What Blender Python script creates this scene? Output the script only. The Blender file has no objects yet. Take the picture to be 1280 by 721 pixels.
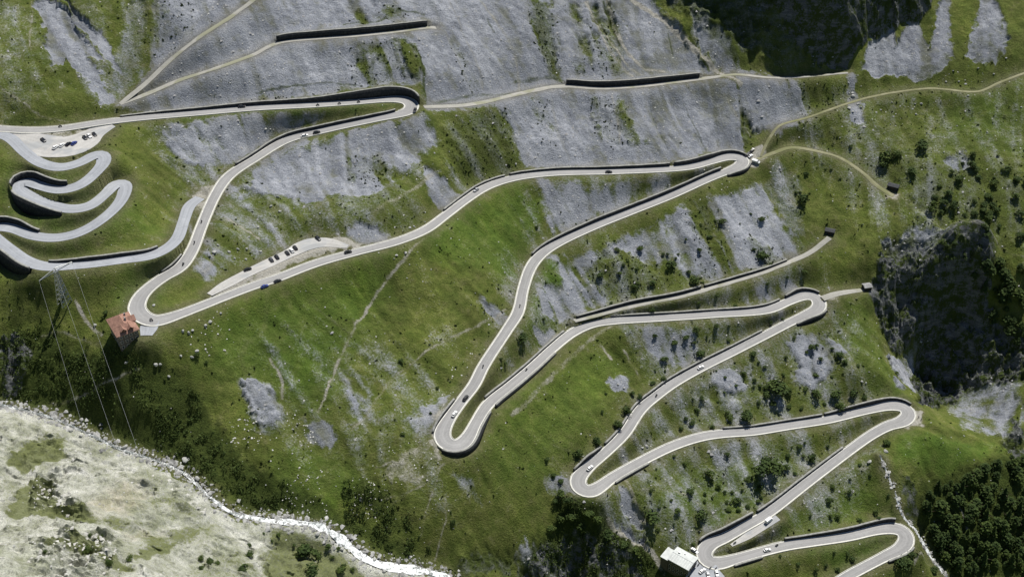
import bpy, bmesh, math, random
import numpy as np
from mathutils import Vector, Matrix

R = math.radians
random.seed(7)
rng = np.random.default_rng(7)
S = bpy.context.scene
COL = S.collection

# ------------------------------------------------------------------ camera, light, exposure
PITCH, HFOV, DIST, ZC = 38.0, 46.0, 700.0, 90.0
CAM_POS = np.array([0.0, -DIST * math.cos(R(PITCH)), ZC + DIST * math.sin(R(PITCH))])
cam = bpy.data.cameras.new('camera')
cam.sensor_width = 36.0
cam.lens = 18.0 / math.tan(R(HFOV) / 2)
cam.clip_start = 1.0
cam.clip_end = 6000.0
cam_o = bpy.data.objects.new('camera', cam)
cam_o.location = CAM_POS
cam_o.rotation_euler = (R(90 - PITCH), 0, 0)
COL.objects.link(cam_o)
S.camera = cam_o

SUN_EL, SUN_AZ = 61.0, 27.0            # azimuth clockwise from +y
SUN_DIR = np.array([math.sin(R(SUN_AZ)) * math.cos(R(SUN_EL)), math.cos(R(SUN_AZ)) * math.cos(R(SUN_EL)), math.sin(R(SUN_EL))])
sun = bpy.data.lights.new('sun', 'SUN')
sun.energy = 4.6
sun.angle = R(0.5)
sun.color = (1.0, 0.965, 0.9)
sun_o = bpy.data.objects.new('sun', sun)
sun_o.rotation_euler = Vector(SUN_DIR).to_track_quat('Z', 'Y').to_euler()
sun_o.location = (200, 400, 700)
COL.objects.link(sun_o)

world = bpy.data.worlds.new('World')
S.world = world
world.use_nodes = True
wn = world.node_tree.nodes
bg = wn.get('Background') or wn.new('ShaderNodeBackground')
sky = wn.new('ShaderNodeTexSky')
sky.sky_type = 'NISHITA'
sky.sun_disc = False
sky.sun_elevation = R(SUN_EL)
sky.sun_rotation = R(SUN_AZ)
sky.altitude = 2000
sky.air_density = 1.0
sky.dust_density = 0.6
world.node_tree.links.new(sky.outputs[0], bg.inputs[0])
bg.inputs[1].default_value = 0.062
S.view_settings.view_transform = 'Standard'
S.view_settings.look = 'None'
S.view_settings.exposure = 0.32
S.view_settings.gamma = 1.0
S.cycles.max_bounces = 4
S.cycles.diffuse_bounces = 2

# ------------------------------------------------------------------ finding places: sight lines onto the terrain
W, H = 1280.0, 721.0
KF = W / 2 / math.tan(R(HFOV) / 2)
_f = np.array([0, math.cos(R(PITCH)), -math.sin(R(PITCH))])
_r = np.array([1.0, 0, 0])
_u = np.cross(_r, _f)


def ray(px):
    px = np.asarray(px, float)
    a = (px[..., 0] - W / 2) / KF
    b = (H / 2 - px[..., 1]) / KF
    return _f + a[..., None] * _r + b[..., None] * _u


def at_z(px, z):
    d = ray(px)
    t = (np.asarray(z) - CAM_POS[2]) / d[..., 2]
    return CAM_POS + d * t[..., None]


def proj(P):
    d = np.asarray(P) - CAM_POS
    w = d @ _f
    return np.stack([W / 2 + KF * (d @ _r) / w, H / 2 - KF * (d @ _u) / w], -1)


def catmull(P, n=6):
    P = np.asarray(P, float)
    P = np.vstack([2 * P[0] - P[1], P, 2 * P[-1] - P[-2]])
    out = []
    for i in range(1, len(P) - 2):
        p0, p1, p2, p3 = P[i - 1:i + 3]
        t = np.r_[0, np.cumsum([np.linalg.norm((q - r)[:2]) ** .5 + 1e-6 for q, r in ((p1, p0), (p2, p1), (p3, p2))])]
        u = np.linspace(t[1], t[2], n, endpoint=False)[:, None]
        L = lambda a, b, ta, tb: ((tb - u) * a + (u - ta) * b) / (tb - ta)
        A1, A2, A3 = L(p0, p1, t[0], t[1]), L(p1, p2, t[1], t[2]), L(p2, p3, t[2], t[3])
        out.append(L(L(A1, A2, t[0], t[2]), L(A2, A3, t[1], t[3]), t[1], t[2]))
    out.append(P[-2:-1])
    return np.vstack(out)


def resample(P, step):
    L = np.r_[0, np.cumsum(np.linalg.norm(np.diff(P[:, :2], axis=0), axis=1))]
    n = max(3, int(L[-1] / step) + 1)
    s = np.linspace(0, L[-1], n)
    return np.stack([np.interp(s, L, P[:, k]) for k in range(P.shape[1])], -1)


def smooth(P, n=2):
    P = P.copy()
    for _ in range(n):
        P[1:-1] = .25 * P[:-2] + .5 * P[1:-1] + .25 * P[2:]
    return P


MAIN = [(1010,752),(1059,720),(1085,706),(1110,693),(1126,685),(1133,676),(1131,666),(1120,660),(1100,661),(1060,670),(1010,677.5),(980,682),(945,691),(920,698),(897,703.5),(885,701),(880,691),(886,680.5),(907,671),(932,657),(960,640.5),(1010,602),(1060,564),(1088,544),(1110,532),(1129,526),(1136,518),(1131,509.5),(1117,506.5),(1085,512),(1035,524),(985,532),(940,539),(900,542),(875,546),(840,557.5),(802,576),(765,597),(750,608),(737,614),(725,609),(722.5,599),(731,587.5),(757,565),(781,541),(801,511),(821,494),(840,480),(877,459),(915,440),(960,417),(985,404),(1010,392),(1022,386),(1024.5,379),(1019,371.5),(1007,369),(985,377),(960,387),(890,393),(815,398),(765,401),(740,404.5),(715,416),(690,436),(665,459),(640,480),(610,505),(594,530),(586,545),(578,554),(568,557),(557,553),(552.5,543),(557,530),(574,505),(593,480),(604,458),(634,412),(647.5,390),(654,361),(663,335),(674,320),(690,308),(740,284),(790,264),(840,244),(890,221.5),(912,213),(926,206.5),(929,201),(923,196.5),(910,196),(890,201.5),(865,208),(840,211),(765,214.5),(690,216.5),(640,223),(607,234),(582,250),(557,269),(532,287),(495,302),(445,315),(395,329),(345,348),(320,356),(275,373),(250,383),(225,392.5),(205,399),(194,401),(180,397),(171,386),(175,372),(187,359),(205,346),(225,334),(240,313),(253,280),(269,244),(285,221),(320,197.5),(357,175.5),(407,162.5),(470,149),(500,142.5),(511,138.5),(515,132.5),(511,127),(498,124),(445,127.5),(395,131),(320,135),(250,141),(175,147.5),(125,153.5),(75,161),(40,163),(0,161),(-60,154)]
OLD = [(-6,167),(12,172),(31,190),(50,203),(75,209),(100,203),(118,194),(127,193),(130,201),(120,215),(100,231),(75,237),(50,232),(35,227),(26,229),(25,236),(40,246),(62,255),(87,261),(112,257),(132,242),(145,230),(155,230),(156,238),(150,252),(130,272),(100,290),(70,297),(40,294),(15,285),(-5,284),(-12,292),(0,302),(15,313),(32,325),(55,332.5),(100,331),(150,325),(195,317),(220,300),(230,275),(237,257),(250,247)]


def climb(px, grade):
    z = np.linspace(0, 180, len(px))
    for _ in range(400):
        P = at_z(px, z)
        L = np.r_[0, np.cumsum(np.linalg.norm(np.diff(P[:, :2], axis=0), axis=1))]
        z = z * .95 + .05 * L * grade
    return at_z(px, z)


main3 = climb(catmull(MAIN), .08)


def main_z(px):
    """height of the main road where the sight line through px passes it"""
    q = proj(main3)
    return main3[np.argmin(np.hypot(q[:, 0] - px[0], q[:, 1] - px[1])), 2]


opx = catmull(OLD)
z0, z1 = main_z((-4, 163)), main_z((252, 262))
oz = np.linspace(z0, z1, len(opx))
for _ in range(60):
    P = at_z(opx, oz)
    L = np.r_[0, np.cumsum(np.linalg.norm(np.diff(P[:, :2], axis=0), axis=1))]
    oz = z0 + (z1 - z0) * L / L[-1]
old3 = at_z(opx, oz)


def level(px, zs):
    """polyline through px with a height given at each point"""
    px = np.asarray(px, float)
    P = at_z(px, np.asarray(zs, float))
    return catmull(P)


TRACKS = {
    'A': [(150,130),(190,115),(225,100),(280,82),(320,67),(345,54),(400,48),(440,45),(490,40),(537,34.5),(545,35)],
    'B': [(152,129),(185,102),(215,73),(250,46),(290,20),(330,-10)],
    'C': [(530,134),(555,133),(582,131.5),(612,126),(640,119.5),(672,112),(702,107.5),(750,110.5),(800,107.5),(865,100),(890,97),(920,93),(960,97),(992,97),(1060,91)],
    'D': [(951,196),(958,180),(965,168),(974,157),(1010,147),(1060,129),(1085,122),(1110,117),(1165,110),(1222,115),(1250,103),(1290,88)],
    'E': [(947,199),(970,190),(989,184),(1030,191),(1050,197),(1080,217),(1100,235),(1117,245)],
    'F': [(718,401),(752,392),(790,382),(852,370),(890,359),(925,349),(960,338),(1010,317),(1037,297)],
    'G': [(1028,373),(1050,366),(1080,362)],
}
z0 = main_z((250, 383)); z1 = main_z((435, 316))
parkB = level([(262,368),(280,357),(300,346),(320,336),(345,324),(365,315),(390,304),(412,303),(435,308)], np.linspace(z0 + .3, z1 + 1.2, 9))
parkA = level([(14,168),(40,177),(62,183),(85,182),(105,174),(122,164),(140,156)], np.linspace(main_z((20, 163)), main_z((140, 152)), 7) - .25)
hotelyard = level([(884,703),(882,712),(884,722),(892,735)], [main_z((885, 701)) - .2] * 4)
housecourt = level([(188,401),(186,410),(183,419)], [main_z((190, 401)) - .15] * 3)
layby = level([(914,681),(935,669),(953,656.5),(971,645)], [main_z((907, 671)) + .1, main_z((925, 661)) + .1, main_z((942, 651)) + .1, main_z((960, 640)) + .1])
riv = level([(-20,500),(0,505),(40,514),(75,525),(110,541),(150,560),(190,573),(230,590),(262,620),(290,640),(315,646),(340,650),(372,652),(400,657),(425,672),(450,693),(470,703),(490,708),(515,711),(545,716),(580,735)],
            [114,113,111,108.5,106,104,101.5,98,92,86,83,80.5,77.5,74,67,62,59,57,54,50,42])
brook = level([(1100,568),(1105,580),(1112,598),(1120,618),(1127,640),(1135,652),(1146,663),(1156,682),(1168,700),(1185,721),(1195,735)], [32,28,22,16,9,4,-2,-8,-13,-20,-24])

# ------------------------------------------------------------------ base terrain: thin plate through known heights
EXTRA = [(225,100,183),(345,54,190.5),(440,45,190),(537,34,186),(582,131,156.5),(640,119,151),(702,107,147.5),(800,107,144.5),(890,97,142.5),(992,97,140.5),(1060,91,137),(974,157,123.5),(1060,129,128.5),(1165,110,133),(1280,90,140),(1030,191,110),(1080,217,105),(1117,245,97),(1160,272,91),(1210,302,85),(852,370,79.3),(960,338,79),(1037,297,82),(1080,362,63),
 (0,0,218),(200,0,213),(400,0,202),(640,0,186),(800,0,176),(700,50,166),(560,70,176),(250,60,197),(100,80,196),(20,90,200),
 (980,0,177),(930,50,160),(1145,20,161),(1280,0,167),(1230,60,150),(1060,40,160),
 (1200,200,110),(1280,200,108),(1240,150,121),(1150,160,118),(1100,180,115),(1180,240,100),(1270,260,96),
 (1060,270,92),(1000,250,95),(1100,320,80),(1060,320,80),(1040,400,58),(1085,400,56),(1100,450,48),(1070,470,47),(1120,490,42),
 (1200,325,76),(1280,345,72),(1240,330,76),(1130,345,66),(1130,400,40),(1150,450,12),(1165,500,-2),(1200,420,30),(1210,500,4),(1150,312,82.5),(1200,312,80),(1250,318,78),(1225,290,88),(1265,300,85),(1240,260,96),(1260,430,36),(1260,520,16),(1270,480,28),
 (1190,552,27),(1230,552,18),(1160,540,34),(1280,600,8),(1210,600,12),(1160,600,14),(1200,650,2),(1280,721,-25),(1230,700,-16),(1280,650,-8),
 (690,690,22),(640,715,24),(760,695,19),(810,700,16),(720,720,9),(800,721,9),(700,650,39),(745,655,34),(690,640,36),(650,640,52),(600,640,67),(600,680,52),(640,670,42),(570,690,55),(850,705,15),(840,721,8),
 (400,560,90),(470,600,80),(330,560,100),(250,520,112),(350,620,87),(450,640,71),(520,680,61),(200,480,122),(120,480,122),(50,470,122),(0,430,128),(60,400,140),(0,380,142),(120,420,133),
 (0,600,128),(0,550,120),(60,580,116),(100,640,122),(0,715,166),(100,715,150),(200,640,106),(150,600,107),(200,715,128),(300,715,102),(300,675,85),(400,715,74),(400,690,64),(440,722,58),
 (450,420,110),(520,460,97),(350,440,122),(480,520,94),(560,400,105),(450,380,116),
 (640,760,-5),(900,760,-8),(1100,760,-12),(1000,721,-3),(-60,300,165),(-60,100,200),(1340,200,112),(1340,450,45),(1340,650,-10),(300,760,125),(100,760,170),(500,760,45),(-60,600,130),(-60,700,165)]
ctl = []
for P, st in ((main3, 14), (old3, 12), (riv, 12), (brook, 10)):
    ctl.append(resample(P, st))
ctl.append(at_z(np.array([e[:2] for e in EXTRA], float), np.array([e[2] for e in EXTRA], float)))
ctl.append(np.array([(-195.4,-98.7,140.5),(-187.5,-111.3,139.0),(-179.5,-104.7,143.0),(-188.1,-91.9,143.5),(-192.5,-107.5,138.5),(-184,-110,141.0),(-190,-116,135.5),(-199,-104,136.5)], float))
ctl = np.vstack(ctl)
# drop near-duplicates
keep = []
for i, p in enumerate(ctl):
    if all((p[0] - ctl[j, 0]) ** 2 + (p[1] - ctl[j, 1]) ** 2 > 16 for j in keep):
        keep.append(i)
ctl = ctl[keep]


def tps_k(d2):
    return np.where(d2 > 0, .5 * d2 * np.log(d2 + 1e-12), 0)


cs = ctl[:, :2] / 100
n = len(cs)
K = tps_k(((cs[:, None] - cs[None]) ** 2).sum(-1)) + np.eye(n) * .06
Pm = np.c_[np.ones(n), cs]
A = np.block([[K, Pm], [Pm.T, np.zeros((3, 3))]])
sol = np.linalg.solve(A, np.r_[ctl[:, 2], 0, 0, 0])
CX0, CX1, CY0, CY1, CD = -420, 420, -330, 300, 4.0
cgx = np.arange(CX0, CX1 + .1, CD)
cgy = np.arange(CY0, CY1 + .1, CD)
coarse = np.zeros((len(cgy), len(cgx)))
for j, y in enumerate(cgy):
    q = np.stack([cgx / 100, np.full(len(cgx), y / 100)], -1)
    coarse[j] = tps_k(((q[:, None] - cs[None]) ** 2).sum(-1)) @ sol[:n] + sol[n] + q @ sol[n + 1:]


def bilin(G, x, y):
    fx = np.clip((x - CX0) / CD, 0, G.shape[1] - 1.001)
    fy = np.clip((y - CY0) / CD, 0, G.shape[0] - 1.001)
    i, j = fx.astype(int), fy.astype(int)
    a, b = fx - i, fy - j
    return (G[j, i] * (1 - a) + G[j, i + 1] * a) * (1 - b) + (G[j + 1, i] * (1 - a) + G[j + 1, i + 1] * a) * b


def sstep(a, b, x):
    t = np.clip((x - a) / (b - a), 0, 1)
    return t * t * (3 - 2 * t)


def vnoise(x, y, seed=0):
    xi, yi = np.floor(x).astype(np.int64), np.floor(y).astype(np.int64)
    fx, fy = x - xi, y - yi
    fx, fy = fx * fx * fx * (fx * (fx * 6 - 15) + 10), fy * fy * fy * (fy * (fy * 6 - 15) + 10)

    def h(i, j):
        v = (i * 374761393 + j * 668265263 + seed * 974711) & 0x7fffffff
        v = ((v ^ (v >> 13)) * 1274126177) & 0x7fffffff
        v = ((v ^ (v >> 16)) * 69069 + 12345) & 0x7fffffff
        return (v ^ (v >> 15)) / 0x7fffffff
    a, b, c, d = h(xi, yi), h(xi + 1, yi), h(xi, yi + 1), h(xi + 1, yi + 1)
    return (a * (1 - fx) + b * fx) * (1 - fy) + (c * (1 - fx) + d * fx) * fy


def fbm(x, y, seed=0, oct=4, gain=.5):
    s, a, t = 0, 1, 0
    for k in range(oct):
        s = s + a * vnoise(x * 2 ** k + 17.3 * k, y * 2 ** k - 9.1 * k, seed + k)
        t += a
        a *= gain
    return s / t


def ridged(x, y, seed=0, oct=4):
    s, a, t = 0, 1, 0
    for k in range(oct):
        s = s + a * (1 - np.abs(2 * vnoise(x * 2 ** k + 5.3 * k, y * 2 ** k + 3.7 * k, seed + k) - 1))
        t += a
        a *= .5
    return s / t


def wd(pts):
    """pixel outline -> points on the base ground"""
    px = np.asarray(pts, float)
    d = ray(px)
    lo = np.full(len(px), 330.0)
    done = np.zeros(len(px), bool)
    t = lo.copy()
    while not done.all() and t.max() < 1200:
        p = CAM_POS + d * t[:, None]
        hit = p[:, 2] <= bilin(coarse, p[:, 0], p[:, 1])
        done |= hit
        t = np.where(done, t, t + 2.0)
    for _ in range(8):
        p = CAM_POS + d * t[:, None]
        e = p[:, 2] - bilin(coarse, p[:, 0], p[:, 1])
        t = t + e / (np.abs(d[:, 2]) + .35)
    return (CAM_POS + d * t[:, None])[:, :2]



def lie(px):
    """a track that keeps to the base ground"""
    q = wd(catmull(px, 5))
    q = np.c_[q, bilin(coarse, q[:, 0], q[:, 1])]
    q[:, 2] = smooth(q, 3)[:, 2]
    return q


trackA, trackB, trackC, trackD, trackE, trackF, trackG = (lie(TRACKS[c_]) for c_ in 'ABCDEFG')


# ------------------------------------------------------------------ roads: samples, widths, walls
class Path:
    def __init__(s, pts, hw, step=2.0, sm=1, rough=0, drop=.22):
        p = resample(pts, step)
        s.p = smooth(p, sm)
        s.n = len(s.p)
        t = np.gradient(s.p[:, :2], axis=0)
        s.t = t / np.linalg.norm(t, axis=1)[:, None]
        s.l = np.stack([-s.t[:, 1], s.t[:, 0]], -1)
        s.hw = np.full(s.n, hw, float) if np.isscalar(hw) else np.interp(np.linspace(0, 1, s.n), np.linspace(0, 1, len(hw)), hw)
        s.hl = np.zeros(s.n)
        s.hr = np.zeros(s.n)
        s.px = proj(s.p)
        s.rough = rough
        s.drop = drop

    def near(s, px, lo=0, hi=None):
        hi = s.n if hi is None else hi
        q = s.px[lo:hi]
        return lo + int(np.argmin(np.hypot(q[:, 0] - px[0], q[:, 1] - px[1])))


road = Path(main3, 3.0, 1.6, 2)
# wider through the hairpins
ang = np.unwrap(np.arctan2(road.t[:, 1], road.t[:, 0]))
k = np.abs(np.gradient(ang)) / 1.6
kk = smooth(np.clip(k / .1, 0, 1), 30)
road.hw = 2.95 + 1.25 * np.clip(kk * 1.4, 0, 1)
old = Path(old3, 3.0, 1.6, 2)
okk = np.abs(np.gradient(np.unwrap(np.arctan2(old.t[:, 1], old.t[:, 0])))) / 1.6
old.hw = 2.9 + 1.0 * np.clip(smooth(np.clip(okk / .1, 0, 1), 25), 0, 1)
tA = Path(trackA, 1.5, 2.5, 1, .5)
tB = Path(trackB, 1.5, 2.5, 1, .7)
tC = Path(trackC, [1.5, 1.9, 1.9, 1.6, 1.5, .9, .6], 2.5, 1, .6)
tD = Path(trackD, [.6, .8, .8, .7], 2.5, 1, .5)
tE = Path(trackE, [1.1, 1.2, 1.2, 1.2, 1.8], 2.5, 1, .5)
tF = Path(trackF, [1.3, 1.5, 1.5, 1.3, 1.5], 2.5, 1, .5)
tG = Path(trackG, [2.2, 1.3], 2.5, 1, .4)
pB = Path(parkB, [1.6, 2.8, 3.0, 3.2, 3.6, 4.2, 5.0, 4.0, 1.2], 2.5, 1, .8, .3)
pA = Path(parkA, [3, 7, 10, 11, 10, 6.5, 3], 2.5, 1, .8, .3)
hY = Path(hotelyard, [5, 8, 9, 8], 2.0, 1, 0, .3)
hC = Path(housecourt, [4, 4.2, 2.6], 1.5, 1, 0, .3)
lay = Path(layby, [.7, 1.9, 2.5, 2.6], 1.6, 1, 0, .3)
# the lay-by lies beside the road, not on it
for p_ in (lay,):
    p_.px = proj(p_.p)
rv = Path(riv, [.5, .5, .45, .5, .9, 2.3, 2.2, 1.9], 2.0, 2, .9, .9)
rv.hw = rv.hw * (.45 + 1.1 * vnoise(np.arange(rv.n) / 2.6, np.zeros(rv.n), 77))
bk = Path(brook, [.3, .5, .8, .9, 1.0], 1.5, 1, .4, .5)
GALLERY = []
WALLS = []


def wall(path, a, b, side, h, label, kind='retaining', lo=None, hi=None, coping=True):
    i = path.near(a) if lo is None else path.near(a, lo, hi)
    j = path.near(b) if lo is None else path.near(b, lo, hi)
    if i > j:
        i, j = j, i
        h = h[::-1] if not np.isscalar(h) else h
    m = j - i + 1
    hs = np.full(m, float(h)) if np.isscalar(h) else np.interp(np.linspace(0, 1, m), np.linspace(0, 1, len(h)), h)
    arr = path.hl if side == 'L' else path.hr
    arr[i:j + 1] = hs
    WALLS.append((path, i, j, side, hs, label))


# uphill retaining walls (positive heights) and walls that hold the outer edge up (negative)
wall(road, (1122,657), (985,681), 'R', [2.6, 2.2, 1.2], 'dark retaining wall above the second lowest leg of the road, left of the stream')
wall(road, (884,684), (945,648), 'L', [1.6, 3.0, 2.4], 'tall dark retaining wall curving above the road by the white roofed hotel', lo=0, hi=road.near((1010, 602)))
wall(road, (952,645), (1060,564), 'L', [1.4, .9], 'low retaining wall along the straight climb from the hotel hairpin')
wall(road, (1133,510), (1035,523), 'R', [1.2, 2.6, 2.2, 1.4], 'retaining wall above the road at the hairpin beside the dark gorge')
wall(road, (1030,525), (905,541), 'R', [1.2, .7], 'thin low wall above the near level leg among many bushes')
wall(road, (724,590), (757,564), 'L', [1.0, 2.8, 1.4], 'short dark wall on the upper side of the road at the bushy left hairpin')
wall(road, (762,560), (958,418), 'L', [1.0, 1.2, .9], 'long low wall above the road climbing from the bushy left hairpin')
wall(road, (1020,370), (988,376), 'R', [1.2, 2.4, 1.6], 'dark wall wrapping the hairpin above the green slope by the gorge')
wall(road, (980,379), (765,401), 'R', [1.0, .8, .8], 'thin wall above the level leg just below the walled grassy track')
wall(road, (712,418), (615,501), 'R', [.8, 1.1, .9], 'low wall on the hill side of the road dropping to the bulging lower hairpin')
wall(road, (551,540), (575,504), 'L', [.8, 1.8, 1.0], 'grey wall on the left of the road by pale rubble at the bulging hairpin')
wall(road, (672,322), (905,215), 'L', [1.2, 2.0, 2.0, 1.6], 'long straight dark wall above the rising road under the grey scree')
wall(road, (927,198), (845,210), 'R', [1.2, 3.0, 2.2], 'curved dark wall above the hairpin where white vehicles are parked')
wall(road, (840,211), (640,222), 'R', [1.8, 1.2, 1.0], 'thin dark wall above the level road at the foot of the scree')
wall(road, (634,224), (562,266), 'R', [.8, 1.1, .8], 'low dark wall on the bend of road below a grey rock patch')
wall(road, (208,344), (236,320), 'L', [.6, 1.2, .7], 'short low wall by the road climbing from the red roofed house')
wall(road, (300,209), (498,143), 'L', [.9, 1.4, 1.5, 1.2], 'dark wall above the road leading up to the topmost hairpin')
wall(road, (517,131), (150,150), 'R', [4.6, 6.2, 5.0, 3.4, 2.4, 2.0, 1.7, 1.4, 1.1, .8, .5], 'tallest dark retaining wall, curving round the topmost hairpin')
wall(road, (604,513), (559,555), 'L', [-1.8, -3.0, -5.0, -5.0, -3.0, -1.0], 'high rounded wall holding up the outside of the bulging hairpin')
wall(road, (688,438), (612,505), 'L', [-1.0, -1.8, -2.0], 'sloping grey wall under the outer edge of the descending road', )
wall(road, (1024,384), (992,402), 'R', [-1.6, -3.2, -1.6], 'rounded dark wall under the hairpin beside the green slope')
wall(road, (930,203), (905,216), 'R', [-1.4, -2.4, -1.2], 'wall under the hairpin with parked white vehicles')
wall(road, (1134,680), (1106,695), 'R', [-.8, -1.8, -1.0], 'wall under the lowest hairpin beside the foaming stream', lo=0, hi=road.near((1133, 676)) + 6)
wall(road, (805,574), (762,599), 'L', [-.7, -1.2, -.7], 'brownish low wall below the road near the bushy left hairpin')
wall(road, (950,690), (912,701), 'L', [-.8, -1.2, -.8], 'low wall with a reddish foot below the road near the hotel')
wall(old, (86,236), (22,232), 'R', [2.0, 3.2, 4.0, 2.5], 'dark wall above the upper left loop of the abandoned road')
wall(old, (24,236), (82,261), 'R', [-6.0, -9.0, -7.0, -4.0, -1.5], 'great shadowed wall under the upper left loop of the abandoned road')
wall(old, (42,295), (-8,285), 'R', [1.2, 3.0, 3.2], 'dark wall above the lower left loop of the abandoned road')
wall(old, (-6,297), (42,330), 'R', [-7.0, -10.0, -8.0, -3.0], 'great shadowed wall under the lower left loop of the abandoned road')
wall(old, (58,332), (205,313), 'L', [.6, 1.6, 1.6, 1.0], 'long low wall above the lowest grassy leg of the abandoned road')
wall(tA, (346,54), (537,34.5), 'L', [3.4, 3.8, 3.8, 3.6], 'long dark straight wall of the old track high in the scree, farthest one up')
wall(tC, (708,107), (876,99), 'L', [3.0, 3.6, 3.6, 3.0], 'long dark wall above the pale track crossing the right of the scree')
wall(tF, (722,400), (880,362), 'L', [1.4, 1.8, 1.6], 'dark wall beside the grassy track above the middle road')
wall(tF, (884,361), (985,327), 'L', [1.2, 1.4, .8], 'upper low dark wall of the grassy track leading to the dark shelter')
PATHS = [road, old, tA, tB, tC, tD, tE, tF, tG, pB, pA, hY, hC, lay, rv, bk]

# ------------------------------------------------------------------ terrain grid
def axis(c0, c1, d, o0, o1, g=1.16):
    a = list(np.arange(c0, c1 + d / 2, d))
    st, v, up = d, a[-1], []
    while v < o1:
        st = min(st * g, 60); v += st; up.append(v)
    st, v, dn = d, a[0], []
    while v > o0:
        st = min(st * g, 60); v -= st; dn.append(v)
    return np.array(dn[::-1] + a + up)


gx = axis(-335, 375, .68, -2200, 2200)
gy = axis(-272, 226, .66, -1500, 2500)
NX, NY = len(gx), len(gy)
X, Y = np.meshgrid(gx, gy)


# domain warp so that outlines come out ragged
WX = X + 3.6 * (fbm(X / 14, Y / 14, 11, 3) - .5) * 2 + 1.6 * (vnoise(X / 2.2, Y / 2.2, 15) - .5) * 2
WY = Y + 3.6 * (fbm(X / 14, Y / 14, 21, 3) - .5) * 2 + 1.6 * (vnoise(X / 2.2, Y / 2.2, 25) - .5) * 2


def poly_mask(pts, feather=3.0, warp=True):
    P = wd(pts)
    x0, y0 = P.min(0) - feather * 2 - 8
    x1, y1 = P.max(0) + feather * 2 + 8
    i0, i1 = np.searchsorted(gx, [x0, x1])
    j0, j1 = np.searchsorted(gy, [y0, y1])
    sl = (slice(j0, j1), slice(i0, i1))
    xx, yy = (WX[sl], WY[sl]) if warp else (X[sl], Y[sl])
    d = np.full(xx.shape, 1e9)
    ins = np.zeros(xx.shape, bool)
    for a, b in zip(P, np.roll(P, -1, 0)):
        e = b - a
        L2 = e @ e + 1e-9
        t = np.clip(((xx - a[0]) * e[0] + (yy - a[1]) * e[1]) / L2, 0, 1)
        d = np.minimum(d, (xx - a[0] - t * e[0]) ** 2 + (yy - a[1] - t * e[1]) ** 2)
        c = (a[1] > yy) != (b[1] > yy)
        ins ^= c & (xx < (b[0] - a[0]) * (yy - a[1]) / (b[1] - a[1] + 1e-12) + a[0])
    d = np.sqrt(d)
    return sl, sstep(-feather, feather, np.where(ins, d, -d))


def line_mask(pts, width, feather=.7, warp=True):
    P = wd(pts)
    P = catmull(P, 4)
    x0, y0 = P.min(0) - 12
    x1, y1 = P.max(0) + 12
    i0, i1 = np.searchsorted(gx, [x0, x1])
    j0, j1 = np.searchsorted(gy, [y0, y1])
    sl = (slice(j0, j1), slice(i0, i1))
    f = .25 if warp else 0
    xx, yy = X[sl] + f * (WX[sl] - X[sl]), Y[sl] + f * (WY[sl] - Y[sl])
    d = np.full(xx.shape, 1e9)
    for a, b in zip(P[:-1], P[1:]):
        e = b - a
        t = np.clip(((xx - a[0]) * e[0] + (yy - a[1]) * e[1]) / (e @ e + 1e-9), 0, 1)
        d = np.minimum(d, (xx - a[0] - t * e[0]) ** 2 + (yy - a[1] - t * e[1]) ** 2)
    return sl, 1 - sstep(width / 2 - feather, width / 2 + feather, np.sqrt(d))


def layer(items, base=0.0, mode='max'):
    M = np.full(X.shape, base)
    for pts, v, *f in items:
        sl, m = poly_mask(pts, f[0] if f else 3.0)
        M[sl] = np.maximum(M[sl], m * v) if mode == 'max' else M[sl] * (1 - m) + v * m
    return M


# streaks down the fall line, in three directions, blended by the way the slope faces
gyy, gxx = np.gradient(coarse, CD)
for _ in range(6):
    gxx = (gxx + np.roll(gxx, 1, 0) + np.roll(gxx, -1, 0) + np.roll(gxx, 1, 1) + np.roll(gxx, -1, 1)) / 5
    gyy = (gyy + np.roll(gyy, 1, 0) + np.roll(gyy, -1, 0) + np.roll(gyy, 1, 1) + np.roll(gyy, -1, 1)) / 5
FX, FY = bilin(gxx, X, Y), bilin(gyy, X, Y)
SLOPE = np.hypot(FX, FY)
fall = np.arctan2(-FX, FY)              # 0: falls toward -y; positive: toward +x


def streak(wid, lng, seed):
    out = np.zeros(X.shape); tot = np.zeros(X.shape)
    for a in (-30, -10, 10, 28, 46, 64):
        c, s_ = math.cos(R(a)), math.sin(R(a))
        u = X * c + Y * s_
        v = -X * s_ + Y * c
        w = np.exp(-((np.degrees(fall) - a) / 14) ** 2) + 1e-6
        u2 = u + 2.5 * (vnoise(u / 20, v / 30, seed + 90) - .5) * wid / 2
        out += w * (.6 * vnoise(u2 / wid, v / lng, seed) + .4 * vnoise(u2 / wid * 2.1, v / lng * 1.7, seed + 7))
        tot += w
    return out / tot


ST1 = streak(6, 110, 40)
ST2 = streak(2.6, 40, 50)
ST0 = streak(17, 150, 30)
N1 = fbm(X / 22, Y / 22, 60, 4)
N2 = fbm(X / 5, Y / 5, 70, 3)
N3 = vnoise(X / 1.5, Y / 1.5, 80)

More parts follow.
